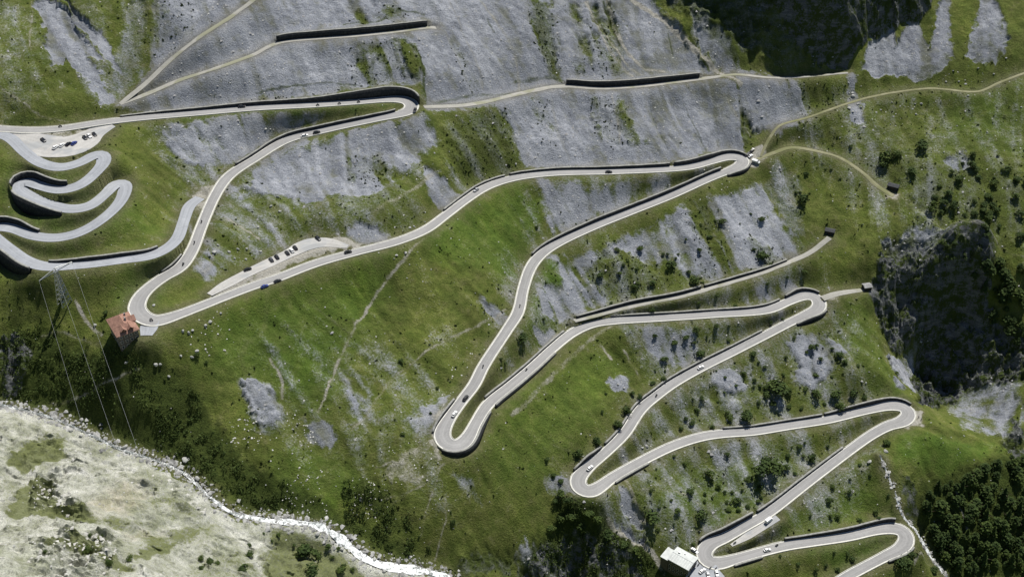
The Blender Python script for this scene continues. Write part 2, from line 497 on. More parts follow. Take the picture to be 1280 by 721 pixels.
# bare grey rubble
ROCK_AREAS = [
 ([(148,136),(170,100),(185,60),(190,0),(185,-40),(800,-40),(815,0),(860,52),(912,100),(970,152),(945,160),(925,190),(880,190),(840,206),(700,212),(655,202),(640,165),(620,142),(535,142),(525,112),(495,105),(320,129),(200,142)], 1.0, 4),
 ([(42,-5),(70,-5),(95,25),(100,40),(118,62),(130,78),(122,82),(108,72),(118,90),(130,112),(140,130),(128,135),(112,112),(95,90),(85,78),(78,84),(62,84),(55,50)], 1.0, 1.2), ([(80,-5),(95,10),(120,38),(140,60),(150,80),(148,100),(140,85),(128,68),(112,50),(98,30)], 1.0, 1.2),
 ([(200,165),(255,155),(310,150),(400,147),(350,163),(300,193),(275,212),(245,205),(215,190)], .8, 4),
 ([(318,218),(350,198),(410,180),(535,150),(550,178),(520,205),(490,225),(470,240),(430,247),(395,252),(350,242),(310,242)], .95, 4),
 ([(532,208),(545,214),(580,242),(560,264),(545,252),(535,235)], 1.0, 2),
 ([(425,290),(455,274),(478,290),(482,304),(440,312)], .7, 3),
 ([(662,228),(700,234),(752,243),(742,268),(722,287),(690,292),(678,262)], .85, 4),
 ([(740,240),(800,228),(900,206),(860,232),(760,270),(735,272)], .62, 4),
 ([(685,322),(712,326),(760,310),(840,272),(870,262),(905,246),(955,230),(985,275),(1015,300),(1005,318),(960,330),(890,350),(830,330),(790,320),(740,330),(745,345),(760,385),(735,390),(710,372),(705,345)], .85, 4),
 ([(680,365),(712,352),(738,380),(722,398),(700,402)], .8, 3), ([(668,362),(685,372),(692,398),(676,396)], .9, 2),
 ([(597,368),(618,375),(640,395),(632,408),(612,388)], .85, 2),
 ([(795,415),(830,412),(862,414),(878,448),(845,458),(805,440)], .75, 4),
 ([(885,468),(940,458),(935,495),(880,490)], .6, 4), ([(920,370),(985,345),(1010,350),(985,372),(930,384)], .6, 4),
 ([(760,480),(782,470),(785,490),(772,492)], .8, 2), ([(662,415),(690,408),(700,430),(675,438)], .75, 3),
 ([(978,425),(1030,415),(1062,440),(1045,462),(1015,490),(990,470),(1000,450)], .8, 3),
 ([(382,515),(412,525),(428,548),(405,555),(385,548)], 1.0, 2),
 ([(300,470),(345,478),(352,520),(340,540),(318,530),(308,500)], .72, 4),
 ([(420,455),(470,470),(462,530),(435,520)], .55, 5), ([(520,510),(560,490),(552,545),(525,545),(505,525)], .75, 4),
 ([(770,610),(792,620),(806,650),(790,655),(775,640)], .9, 3), ([(680,590),(705,585),(735,622),(715,628),(690,612)], .9, 3),
 ([(755,650),(800,665),(806,690),(770,668)], .75, 3), ([(640,690),(660,680),(665,700),(645,715)], .8, 3),
 ([(1075,92),(1098,25),(1104,40),(1112,28),(1120,60),(1144,14),(1156,45),(1163,55),(1178,-8),(1186,0),(1196,70),(1180,88),(1150,98),(1125,92),(1100,100)], .95, 2),
 ([(1212,72),(1225,-10),(1240,-10),(1256,45),(1252,72),(1235,82)], .95, 2),
 ([(862,20),(905,40),(930,85),(985,98),(1015,135),(1000,160),(975,168),(950,150),(915,100),(870,60)], 1.0, 3),
 ([(1060,92),(1072,95),(1082,160),(1066,155)], .85, 2),
 ([(970,200),(1000,225),(1010,300),(975,285),(955,230)], .5, 5),
 ([(270,208),(300,235),(322,240),(300,252),(278,238)], .75, 3),
 ([(1098,300),(1140,285),(1190,292),(1180,312),(1130,320)], .85, 3), ([(1210,215),(1190,225),(1178,205),(1205,190)], .6, 3),
 ([(800,565),(830,545),(825,560)], .6, 3), ([(880,560),(930,555),(935,590),(890,585)], .5, 4),
 ([(240,340),(262,310),(272,318),(258,345)], .6, 3), ([(345,175),(320,200),(330,210),(400,180)], .7, 3),
 ([(560,590),(590,600),(600,620),(575,610)], .5, 3), ([(640,150),(655,205),(690,205),(680,160)], .75, 3),
 ([(190,0),(185,60),(150,130),(130,100),(150,60),(165,0)], .5, 4),
 ([(1185,508),(1215,490),(1268,468),(1284,520),(1262,552),(1205,536)], .55, 4), ([(1113,446),(1146,428),(1143,492),(1120,482)], .7, 2),
]
ROCK = layer(ROCK_AREAS)
# turf patches that hold on inside the rubble
TURF = layer([
 ([(430,100),(440,70),(470,58),(505,55),(528,75),(528,100),(500,95),(470,105)], .75, 4), ([(655,0),(690,0),(705,60),(700,95),(682,90),(672,50)], .85, 4),
 ([(715,45),(740,40),(780,90),(750,95)], .7, 4), ([(712,70),(732,65),(735,93),(716,93)], .7, 3), ([(735,125),(780,130),(805,180),(770,185),(745,165)], .75, 4),
 ([(560,60),(575,55),(600,110),(585,112)], .5, 4), ([(555,165),(600,140),(640,150),(648,205),(600,235),(560,215)], .9, 4),
 ([(425,15),(500,10),(520,20),(470,28),(430,28)], .6, 4), ([(250,120),(330,112),(430,104),(520,108),(330,124)], .45, 4), ([(200,0),(240,0),(250,40),(200,70),(190,40)], .55, 5),
 ([(440,195),(480,195),(500,215),(470,232),(440,225)], .7, 4), ([(930,130),(945,165),(935,185),(925,160)], .9, 3), ([(730,345),(745,310),(800,315),(835,340),(870,352),(800,372),(760,378)], .75, 4),
 ([(855,275),(875,265),(900,345),(878,350)], .6, 3), ([(870,260),(885,262),(895,290),(882,300)], .8, 2), ([(925,300),(940,290),(985,320),(960,335)], .7, 3), ([(905,330),(885,300),(895,296),(925,335)], .6, 3),
 ([(1040,90),(1060,92),(1050,130),(1000,140),(985,105)], .7, 4), ([(660,130),(690,125),(700,180),(670,180)], .4, 4), ([(700,0),(760,0),(790,50),(770,95),(740,60)], .3, 5)])
ROCK = ROCK * (1 - .6 * TURF)
# runnels of rubble alternating with turf
MOTTLE = layer([([(700,330),(1010,300),(1060,380),(1100,500),(1100,600),(960,700),(780,700),(720,640),(800,470)], .36, 14), ([(985,110),(1280,90),(1280,310),(1100,290),(1000,200)], .27, 14), ([(300,400),(560,420),(560,640),(350,560)], .27, 14), ([(0,0),(200,0),(150,140),(0,150)], .3, 10), ([(180,150),(540,170),(520,290),(260,340)], .34, 12), ([(640,215),(900,205),(760,300),(660,330)], .34, 10), ([(560,140),(660,140),(650,215),(560,260)], .3, 8), ([(640,300),(720,320),(740,400),(640,470),(600,420)], .3, 8)])
ROCK = np.maximum(ROCK, MOTTLE * (.45 + .75 * N2 + .8 * (ST1 - .5)))
ROCK = np.where((ROCK > .5) & (ROCK < .93), np.clip(ROCK + (ST1 - .5) * 1.5 + (N2 - .5) * .7, 0, 1), ROCK)
ROCK = np.clip(ROCK - .35 * sstep(.62, .85, ST1 * .6 + N1 * .4) * (ROCK > .5), 0, 1)
LUSH = layer([
 ([(240,470),(260,400),(330,370),(480,318),(520,305),(480,380),(430,460),(400,520),(330,470)], .75, 14), ([(520,300),(560,275),(640,230),(680,260),(640,350),(600,340),(545,330)], .75, 10),
 ([(0,200),(60,210),(170,250),(230,300),(60,325),(0,300)], .6, 10), ([(330,560),(420,560),(460,600),(420,650),(350,640)], .6, 8), ([(640,500),(740,430),(800,440),(730,560),(660,620),(590,600)], .55, 10),
 ([(880,580),(1000,560),(960,640),(900,660),(780,640)], .5, 10), ([(1120,540),(1200,550),(1260,560),(1180,600),(1120,580)], .9, 6), ([(970,660),(1090,580),(1110,640),(960,680)], .6, 8),
 ([(200,150),(260,146),(330,140),(450,132),(500,132),(450,140),(330,150),(230,156)], .8, 2), ([(640,350),(690,320),(720,360),(650,460)], .5, 8), ([(670,325),(690,320),(712,360),(680,372)], .9, 4),
 ([(150,330),(220,310),(240,330),(180,400),(140,380)], .6, 6), ([(1180,110),(1280,100),(1280,200),(1180,190)], .45, 10), ([(1050,380),(1090,375),(1140,505),(1100,500),(1060,440)], .5, 6),
 ([(1000,690),(1110,660),(1120,680),(1060,715)], .7, 5)], .18)
DARK = layer([
 ([(0,415),(50,405),(90,430),(150,442),(195,450),(235,475),(262,495),(262,520),(310,575),(370,605),(440,640),(540,695),(500,700),(450,672),(415,648),(350,640),(300,625),(240,580),(190,555),(140,535),(80,512),(0,498)], .9, 6),
 ([(0,350),(60,350),(75,380),(40,420),(0,430)], .45, 10), ([(640,721),(668,682),(690,665),(700,628),(735,640),(760,660),(820,690),(845,721)], .9, 4),
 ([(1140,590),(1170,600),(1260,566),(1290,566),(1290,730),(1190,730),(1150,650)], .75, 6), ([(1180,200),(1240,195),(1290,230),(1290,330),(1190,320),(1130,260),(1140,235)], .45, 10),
 ([(430,590),(470,600),(510,640),(540,690),(480,660),(440,630)], .7, 6), ([(985,170),(1060,140),(1280,110),(1280,0),(1100,100),(985,110)], .38, 12), ([(1040,200),(1280,200),(1280,300),(1160,270),(1110,230)], .42, 12), ([(1120,590),(1150,610),(1200,720),(1180,700),(1130,640)], .5, 3), ([(560,690),(640,680),(640,721),(560,721)], .6, 5),  # right meadow polygons: dimmer light painted into the turf colour, over dwarf shrubs
 ([(0,140),(90,146),(0,158)], .7, 2), ([(210,160),(330,150),(300,168)], .35, 4), ([(420,250),(500,230),(540,280),(480,290)], .4, 8), ([(960,0),(890,0),(830,0),(890,60),(940,90)], .6, 6)])
DARK = np.maximum(DARK, .5 * TURF)
PALE = layer([
 ([(-30,500),(30,512),(90,530),(160,562),(215,588),(262,622),(300,646),(350,655),(410,664),(440,690),(480,712),(545,722),(545,760),(-30,760)], 1.0, 1.5)])
BANKGREEN = layer([
 ([(20,555),(60,535),(85,548),(60,560),(30,575)], .5, 4), ([(160,668),(230,650),(280,650),(250,672),(180,690)], .62, 5), ([(80,640),(130,650),(160,645),(200,655),(150,662),(100,652)], .6, 4), ([(185,580),(215,600),(200,625),(170,610)], .5, 5), ([(0,590),(25,575),(15,620),(0,640)], .5, 4),
 ([(5,572),(45,552),(80,545),(85,575),(60,572),(30,580)], .9, 3), ([(8,640),(15,605),(45,590),(70,595),(75,630),(110,645),(125,655),(60,648)], .9, 3), ([(160,690),(230,675),(225,690),(170,700)], .8, 3),
 ([(55,690),(85,672),(130,672),(140,700),(165,715),(140,721),(100,690)], .75, 3), ([(340,665),(400,675),(440,700),(470,725),(330,725),(330,690)], .75, 4), ([(190,610),(215,625),(262,635),(250,650),(200,650)], .5, 4), ([(240,690),(320,680),(330,725),(230,725)], .45, 5)])
OCHRE = layer([([(105,630),(150,600),(190,605),(200,640),(150,650),(115,655)], .38, 9), ([(140,660),(200,658),(190,675),(150,678)], .38, 7)])
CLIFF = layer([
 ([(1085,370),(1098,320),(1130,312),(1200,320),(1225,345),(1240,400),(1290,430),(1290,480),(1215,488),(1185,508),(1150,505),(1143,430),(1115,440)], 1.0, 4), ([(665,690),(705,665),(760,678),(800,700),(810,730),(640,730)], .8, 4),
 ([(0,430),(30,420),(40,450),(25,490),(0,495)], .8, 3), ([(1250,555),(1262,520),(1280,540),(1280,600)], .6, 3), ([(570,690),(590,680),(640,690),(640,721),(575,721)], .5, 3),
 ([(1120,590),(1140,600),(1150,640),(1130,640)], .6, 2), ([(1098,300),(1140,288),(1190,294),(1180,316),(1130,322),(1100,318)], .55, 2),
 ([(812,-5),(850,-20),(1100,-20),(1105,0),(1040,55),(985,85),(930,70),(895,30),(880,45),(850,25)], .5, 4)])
CRAG = layer([([(38,590),(70,585),(90,612),(118,650),(85,645),(40,630)], 1.0, 3), ([(45,685),(80,670),(140,668),(150,700),(120,721),(40,721)], .9, 3), ([(80,560),(105,560),(110,600),(85,585)], .6, 3), ([(215,600),(262,605),(262,640),(215,640)], .6, 3), ([(150,580),(230,600),(215,625),(150,600)], .3, 4)])
# worn ground: trods, gravel, washed out gullies
DIRT = np.zeros(X.shape)
for pts, wdt, v in [
 ([(530,305),(505,332),(478,360),(450,400),(430,432),(420,455),(405,490),(396,510)], 1.7, .68), ([(320,495),(300,440),(330,400),(335,370)], 2.2, .3),
 ([(632,380),(600,403),(560,425),(520,450),(490,472),(470,495),(455,520),(440,535)], 1.8, .55), ([(336,440),(350,465),(352,490)], 1.6, .9), ([(385,378),(420,405),(432,415)], 1.4, .4),
 ([(770,407),(745,425),(715,450),(690,475),(660,505),(640,525)], 2.6, .55), ([(750,435),(765,450)], 2.2, .7), ([(780,440),(800,470)], 1.6, .6), ([(680,435),(697,412)], 1.6, .7),
 ([(555,582),(530,600),(505,612),(480,620)], 1.1, .6), ([(553,582),(545,602),(532,630),(525,660)], 1.1, .6), ([(551,600),(557,625),(556,650),(545,680),(543,690)], 1.1, .7), ([(550,590),(520,605),(490,625)], 1.1, .5),
 ([(600,602),(580,615),(562,632)], 1.0, .5), ([(470,580),(490,575),(510,580)], 1.4, .6), ([(95,378),(110,400),(128,420)], 2.0, .8), ([(50,420),(90,420),(130,432)], 1.6, .5), ([(60,500),(110,490),(150,475),(175,466)], 1.4, .6),
 ([(0,108),(25,125),(45,140),(85,148)], 1.5, .55), ([(40,0),(38,30),(38,65)], 1.6, .6), ([(20,5),(25,50),(30,85)], 1.2, .4), ([(287,277),(305,287),(322,296)], 1.8, .8), ([(275,0),(240,30),(222,55)], 1.5, .3),
 ([(270,310),(262,330),(250,345)], 2.5, .5), ([(690,555),(715,560)], 1.4, .4), ([(800,617),(830,615),(860,620),(873,628)], 1.2, .6), ([(1050,586),(1085,586)], 1.0, .6),
 ([(780,600),(790,620),(800,645),(808,655)], 2.5, .7), ([(760,660),(790,678),(815,690),(830,715)], 3.0, .8), ([(1140,715),(1150,703),(1165,705)], 1.6, .6), ([(1117,246),(1140,252),(1160,272),(1182,290),(1210,302),(1250,312),(1290,322)], 1.3, .55), ([(1000,275),(1012,285),(1025,300)], 2.0, .4), ([(985,248),(1003,260)], 2.0, .5),
 ([(1195,610),(1203,640),(1210,660)], 1.6, .7), ([(600,0),(640,60),(650,110)], 2.2, .5), ([(735,0),(760,60),(790,95)], 2.2, .7), ([(790,0),(830,25),(862,55),(880,70),(905,93),(925,110)], 3.2, .9), ([(760,0),(775,50),(800,80),(830,88)], 2.4, .7),
 ([(540,0),(555,40),(590,110)], 1.6, .4), ([(300,310),(315,330)], 2.0, .3), ([(812,130),(822,160),(835,185)], 1.0, -.6), ([(755,0),(765,30),(775,55)], 1.6, -.7), ([(862,48),(875,65)], 1.6, -.7), ([(555,150),(620,148)], 1.0, .3),
 ([(732,0),(748,25),(760,46),(775,68),(785,82),(803,93)], 1.5, .85), ([(560,0),(582,50),(598,85),(604,105)], 1.4, .5), ([(765,125),(772,150),(776,178)], 1.4, .6), ([(905,120),(922,145),(940,165)], 1.5, .5), ([(690,130),(697,160),(712,195)], 1.5, .5), ([(855,130),(868,155),(884,185)], 1.2, -.6), ([(835,40),(842,66)], 1.4, -.6), ([(736,30),(746,54)], 1.3, -.6), ([(610,24),(618,42)], 1.6, -.6), ([(538,3),(552,30),(570,62),(600,105)], 3.4, -.35), ([(505,55),(520,68),(527,85),(530,115)], 1.8, -.8), ([(465,85),(480,62),(500,55),(520,66)], 3, -.5), ([(320,112),(400,102),(450,105)], 1.6, -.6), ([(430,30),(475,25),(490,15),(530,18)], 1.8, -.6), ([(640,115),(600,112),(545,125)], 2.5, -.5), ([(645,97),(690,92),(705,98)], 2.5, -.5),
 ([(545,216),(520,235),(475,262),(465,275)], 2.6, .5), ([(700,40),(705,80)], 1.2, -.3), ([(850,0),(868,30),(872,50)], 2.0, -.5)]:
    sl, m = line_mask(pts, wdt)
    if v > 0:
        DIRT[sl] = np.maximum(DIRT[sl], m * v * (.35 + .85 * N2[sl]))
    else:
        DARK[sl] = np.maximum(DARK[sl], -m * v)
for pts, v in [([(264,372),(275,355),(300,342),(345,318),(385,296),(412,288),(440,296),(455,305),(400,318),(352,338),(300,356)], 1.0), ([(10,168),(62,163),(140,152),(125,172),(100,182),(70,196),(45,186)], .8), ([(100,370),(75,330),(90,335)], .4), ([(478,585),(500,560),(545,555),(555,575),(520,600),(480,605)], .45), ([(540,515),(560,500),(550,580),(555,590),(535,560)], .7), ([(930,190),(955,175),(962,200),(945,215),(930,210)], .7),
               ([(1105,235),(1125,240),(1122,252),(1108,248)], .8), ([(1120,508),(1150,515),(1155,530),(1130,535)], .7), ([(1030,368),(1045,365),(1045,378),(1032,382)], .6), ([(245,225),(272,225),(265,250),(245,262),(240,245)], .7)]:
    sl, m = poly_mask(pts, 2.5)
    DIRT[sl] = np.maximum(DIRT[sl], m * v * (.3 + 1.3 * N2[sl]))

# ---- heights
Z = bilin(coarse, X, Y)
# beyond the known ground: the mountain goes on rising behind, the sides roll on
ex = np.maximum(np.abs(X) - 380, 0); ey = np.maximum(Y - 250, 0); ed = np.maximum(-300 - Y, 0)
Z = Z + ey * .45 + 60 * sstep(0, 500, ex) * (fbm(X / 260, Y / 260, 5, 3) - .3) + ed * .3 * sstep(0, 600, ed)
rk = sstep(.2, .8, ROCK)
Z += rk * ((ST0 - .5) * 8 + (ST1 - .5) * 1.9 + (ST2 - .5) * .4 + (N2 - .5) * 1.5 + (N3 - .5) * .25)
TERR = 0
for a_ in (-20, 10, 40):
    v_ = -X * math.sin(R(a_)) + Y * math.cos(R(a_))
    w_ = np.exp(-((np.degrees(fall) - a_) / 18) ** 2)
    TERR = TERR + w_ * np.sin((v_ + 5 * vnoise(X / 9, Y / 9, 310) + 8 * vnoise(X / 30, Y / 30, 311)) * 2 * np.pi / 3.1)
Z += (1 - rk) * ((N1 - .5) * 4.6 + (N2 - .5) * 1.5 + (ST1 - .5) * 1.2 + (ST0 - .5) * 6.5 + (fbm(X / 60, Y / 60, 61, 2) - .5) * 9 + TERR * .10 * sstep(.42, .6, vnoise(X / 26, Y / 26, 312)))
Z += DARK * ((N1 - .5) * 3 + (N2 - .5) * 1.6)
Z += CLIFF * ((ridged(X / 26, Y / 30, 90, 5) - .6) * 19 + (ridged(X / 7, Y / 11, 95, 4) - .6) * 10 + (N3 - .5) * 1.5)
CRK = np.exp(-((ridged(X / 15, Y / 11, 92, 2) - .99) / .05) ** 2) + .8 * np.exp(-((ridged(X / 6, Y / 8, 91, 2) - .99) / .06) ** 2)
Z -= PALE * CRK * 2.0 * sstep(.35, .6, fbm(X / 30, Y / 30, 89, 3))
Z += TURF * rk * 0 + TURF * (ridged(X / 6, Y / 9, 88, 4) - .55) * 2.6
Z += PALE * ((fbm(X / 22, Y / 22, 97, 3) - .5) * 9 + (ridged(X / 13, Y / 9, 99, 5) - .6) * 4.5 + (N2 - .5) * 1.8 + (N3 - .5) * .45)
Z += CRAG * ((ridged(X / 10, Y / 10, 98, 4) - .5) * 11 + (ridged(X / 3.5, Y / 3.5, 96, 3) - .5) * 4.2 + (N3 - .5) * 1.2)
Z += PALE * sstep(.45, .7, fbm(X / 40, Y / 40, 94, 3)) * (ridged(X / 5, Y / 4, 93, 4) - .55) * 4.5
Z += (N3 - .5) * .16
sl, m = line_mask([(1142,425),(1160,402),(1185,388),(1205,372),(1222,352)], 16, 7)
Z[sl] += m * 16
CLIFF[sl] = np.maximum(CLIFF[sl], m * .8)
GULLY = [([(585,565),(600,595),(612,612)], 1.4, 1.2), ([(765,440),(790,465)], 2.2, .9), ([(1040,280),(1025,330)], 3, .6), ([(755,0),(772,55)], 2.5, 1.6), ([(812,128),(822,160),(835,190)], 1.8, 1.2), ([(862,46),(878,68)], 2.5, 1.8), ([(1112,595),(1125,635)], 5, 2.5),
         ([(0,130),(60,150)], 3, .8), ([(245,460),(275,478)], 2, .6), ([(1140,252),(1160,272),(1182,288)], 2.2, 1.2), ([(690,40),(705,90)], 2, .6)]
for pts, w_, dp in GULLY:
    sl, m = line_mask(pts, w_ + 1.5, 1.6)
    Z[sl] -= m * dp
# the crag off the top edge whose shadow falls across the slope
CREST = [(872,26,0,96),(886,36,0,98),(909,42,0,100),(935,54,0,103),(960,81,0,106),(980,93,0,106),(995,95,0,104),(1008,79,0,100),(1042,62,0,93),(1070,54,0,88),(1092,35,0,84),(1110,4,0,78),(1120,-14,0,72)]
cq = wd([c[:2] for c in CREST]); cq = np.c_[cq, bilin(coarse, cq[:, 0], cq[:, 1])]
cp = cq + SUN_DIR * np.array([c[3] for c in CREST])[:, None] * 1.12
cpx = resample(cp, 1.5)
cpx[:, 1] += (vnoise(np.arange(len(cpx)) / 4.0, np.zeros(len(cpx)), 131) - .5) * 4
cpx[:, 2] += (vnoise(np.arange(len(cpx)) / 3.0, np.zeros(len(cpx)), 132) - .5) * 7
i0, i1 = np.searchsorted(gx, [cpx[:, 0].min() - 90, cpx[:, 0].max() + 90])
j0, j1 = np.searchsorted(gy, [cpx[:, 1].min() - 70, cpx[:, 1].max() + 260])
sl = (slice(j0, j1), slice(i0, i1))
bd = np.full(X[sl].shape, 1e9); cz_ = np.zeros(X[sl].shape); cy_ = np.zeros(X[sl].shape)
for q in cpx:
    d = np.hypot(X[sl] - q[0], Y[sl] - q[1])
    m = d < bd
    bd = np.where(m, d, bd); cz_ = np.where(m, q[2], cz_); cy_ = np.where(m, q[1], cy_)
crag = cz_ - bd * np.where(Y[sl] < cy_, 2.6, .7) + (ridged(X[sl] / 12, Y[sl] / 12, 133, 4) - .6) * 14 * sstep(0, 10, bd)
CLIFF[sl] = np.maximum(CLIFF[sl], sstep(-2, 4, crag - Z[sl]))
Z[sl] = np.maximum(Z[sl], crag)

# ---- cut the roads, tracks, yards and water into the slope
best = np.full(X.shape, 1e9)
num = np.zeros(X.shape); den = np.zeros(X.shape)
bz = np.zeros(X.shape); bh = np.zeros(X.shape); bdrop = np.zeros(X.shape)
RAD = 26.0
for pi, p in enumerate(PATHS):
    p_best = np.full(X.shape, 1e9) if pi == -1 else None
    for i in range(p.n - 1):
        a, b = p.p[i], p.p[i + 1]
        hw = .5 * (p.hw[i] + p.hw[i + 1])
        rr = RAD
        rr += hw
        i0, i1 = np.searchsorted(gx, [min(a[0], b[0]) - rr, max(a[0], b[0]) + rr])
        j0, j1 = np.searchsorted(gy, [min(a[1], b[1]) - rr, max(a[1], b[1]) + rr])
        if i1 <= i0 or j1 <= j0:
            continue
        sl = (slice(j0, j1), slice(i0, i1))
        e = b[:2] - a[:2]
        dx, dy = X[sl] - a[0], Y[sl] - a[1]
        t = np.clip((dx * e[0] + dy * e[1]) / (e @ e), 0, 1)
        d = np.hypot(dx - t * e[0], dy - t * e[1]) - hw
        left = (e[0] * dy - e[1] * dx) > 0
        m = d < best[sl]
        best[sl] = np.where(m, d, best[sl])
        bz[sl] = np.where(m, a[2] + t * (b[2] - a[2]), bz[sl])
        bh[sl] = np.where(m, np.where(left, p.hl[i], p.hr[i]), bh[sl])
        bdrop[sl] = np.where(m, p.drop, bdrop[sl])
        zs_ = a[2] + t * (b[2] - a[2])
        hh_ = np.where(left, p.hl[i], p.hr[i])
        w_i = np.linalg.norm(e) / np.maximum(d, .6) ** 3 * np.clip(1 - d / (rr - hw), 0, 1) ** 2
        num[sl] += w_i * (zs_ + hh_ - np.where(np.abs(hh_) > .1, .12, .05)); den[sl] += w_i
thr = np.where(bh >= 0, .72, .35)
WB = .016
side_z = (num + WB * Z) / (den + WB)
near_z = bz + bh - np.where(np.abs(bh) > .1, .12, .05)
k_ = 1 - sstep(thr, thr + 1.6, best)           # right at the edge only the nearest stretch counts
Z = np.where(best < thr, bz - bdrop, side_z * (1 - k_) + near_z * k_)
ROCK = np.clip(ROCK, 0, 1)
VERGE = np.where(best < 1e8, np.exp(-np.maximum(best, 0) / 6.0), 0) * (1 - .6 * PALE)


def zat(x, y):
    """height of the finished ground"""
    x = np.asarray(x, float); y = np.asarray(y, float)
    i = np.clip(np.searchsorted(gx, x) - 1, 0, NX - 2)
    j = np.clip(np.searchsorted(gy, y) - 1, 0, NY - 2)
    a = (x - gx[i]) / (gx[i + 1] - gx[i]); b = (y - gy[j]) / (gy[j + 1] - gy[j])
    return (Z[j, i] * (1 - a) + Z[j, i + 1] * a) * (1 - b) + (Z[j + 1, i] * (1 - a) + Z[j + 1, i + 1] * a) * b


def mat_at(M, x, y):
    i = np.clip(np.searchsorted(gx, x), 0, NX - 1)
    j = np.clip(np.searchsorted(gy, y), 0, NY - 1)
    return M[j, i]


def hit(pts):
    """where sight lines through pixels meet the finished ground"""
    px = np.atleast_2d(np.asarray(pts, float))
    d = ray(px)
    t = np.full(len(px), 330.0)
    done = np.zeros(len(px), bool)
    while not done.all() and t.max() < 1300:
        p = CAM_POS + d * t[:, None]
        done |= p[:, 2] <= zat(p[:, 0], p[:, 1])
        t = np.where(done, t, t + .8)
    p = CAM_POS + d * (t - .4)[:, None]
    p[:, 2] = zat(p[:, 0], p[:, 1])
    return p

# ------------------------------------------------------------------ materials
def new_mat(name):
    m = bpy.data.materials.new(name)
    m.use_nodes = True
    nt = m.node_tree
    b = nt.nodes.get('Principled BSDF')
    b.inputs['Roughness'].default_value = .85
    b.inputs['Specular IOR Level'].default_value = .25
    return m, nt, b


class NB:
    def __init__(s, nt):
        s.nt = nt

    def n(s, t, **kw):
        o = s.nt.nodes.new(t)
        for k_, v in kw.items():
            setattr(o, k_, v)
        return o

    def link(s, a, b):
        s.nt.links.new(a, b)

    def coord(s):
        return s.n('ShaderNodeTexCoord').outputs['Object']

    def noise(s, vec, scale, detail=3, rough=.6, dist=0):
        o = s.n('ShaderNodeTexNoise')
        o.inputs['Scale'].default_value = scale
        o.inputs['Detail'].default_value = detail
        o.inputs['Roughness'].default_value = rough
        o.inputs['Distortion'].default_value = dist
        s.link(vec, o.inputs['Vector'])
        return o.outputs['Fac']

    def ramp(s, fac, stops):
        o = s.n('ShaderNodeValToRGB')
        el = o.color_ramp.elements
        while len(el) < len(stops):
            el.new(.5)
        for e, (p, c) in zip(el, stops):
            e.position = p
            e.color = (*c, 1) if len(c) == 3 else c
        s.link(fac, o.inputs[0])
        return o.outputs[0]

    def mix(s, f, a, b, mode='MIX'):
        o = s.n('ShaderNodeMix', data_type='RGBA', blend_type=mode)
        for v, i in ((f, 0), (a, 6), (b, 7)):
            if isinstance(v, (int, float)):
                o.inputs[i].default_value = v
            elif isinstance(v, tuple):
                o.inputs[i].default_value = (*v, 1)
            else:
                s.link(v, o.inputs[i])
        return o.outputs[2]

    def math(s, op, a, b=0.0, c=None, clamp=False):
        o = s.n('ShaderNodeMath', operation=op)
        o.use_clamp = clamp
        for v, i in ((a, 0), (b, 1), (c, 2)):
            if v is None:
                continue
            if isinstance(v, (int, float)):
                o.inputs[i].default_value = v
            else:
                s.link(v, o.inputs[i])
        return o.outputs[0]

    def bump(s, h, strength, dist):
        o = s.n('ShaderNodeBump')
        o.inputs['Strength'].default_value = strength
        o.inputs['Distance'].default_value = dist
        s.link(h, o.inputs['Height'])
        return o.outputs[0]


def simple(name, col, rough=.85, var=.15, scale=1.5, metal=0, spec=.25):
    m, nt, b = new_mat(name)
    g = NB(nt)
    c = g.coord()
    f = g.noise(c, scale, 4)
    lo = tuple(x * (1 - var) for x in col); hi = tuple(min(1, x * (1 + var)) for x in col)
    g.link(g.ramp(f, [(.3, lo), (.7, hi)]), b.inputs['Base Color'])
    b.inputs['Roughness'].default_value = rough
    b.inputs['Metallic'].default_value = metal
    b.inputs['Specular IOR Level'].default_value = spec
    return m


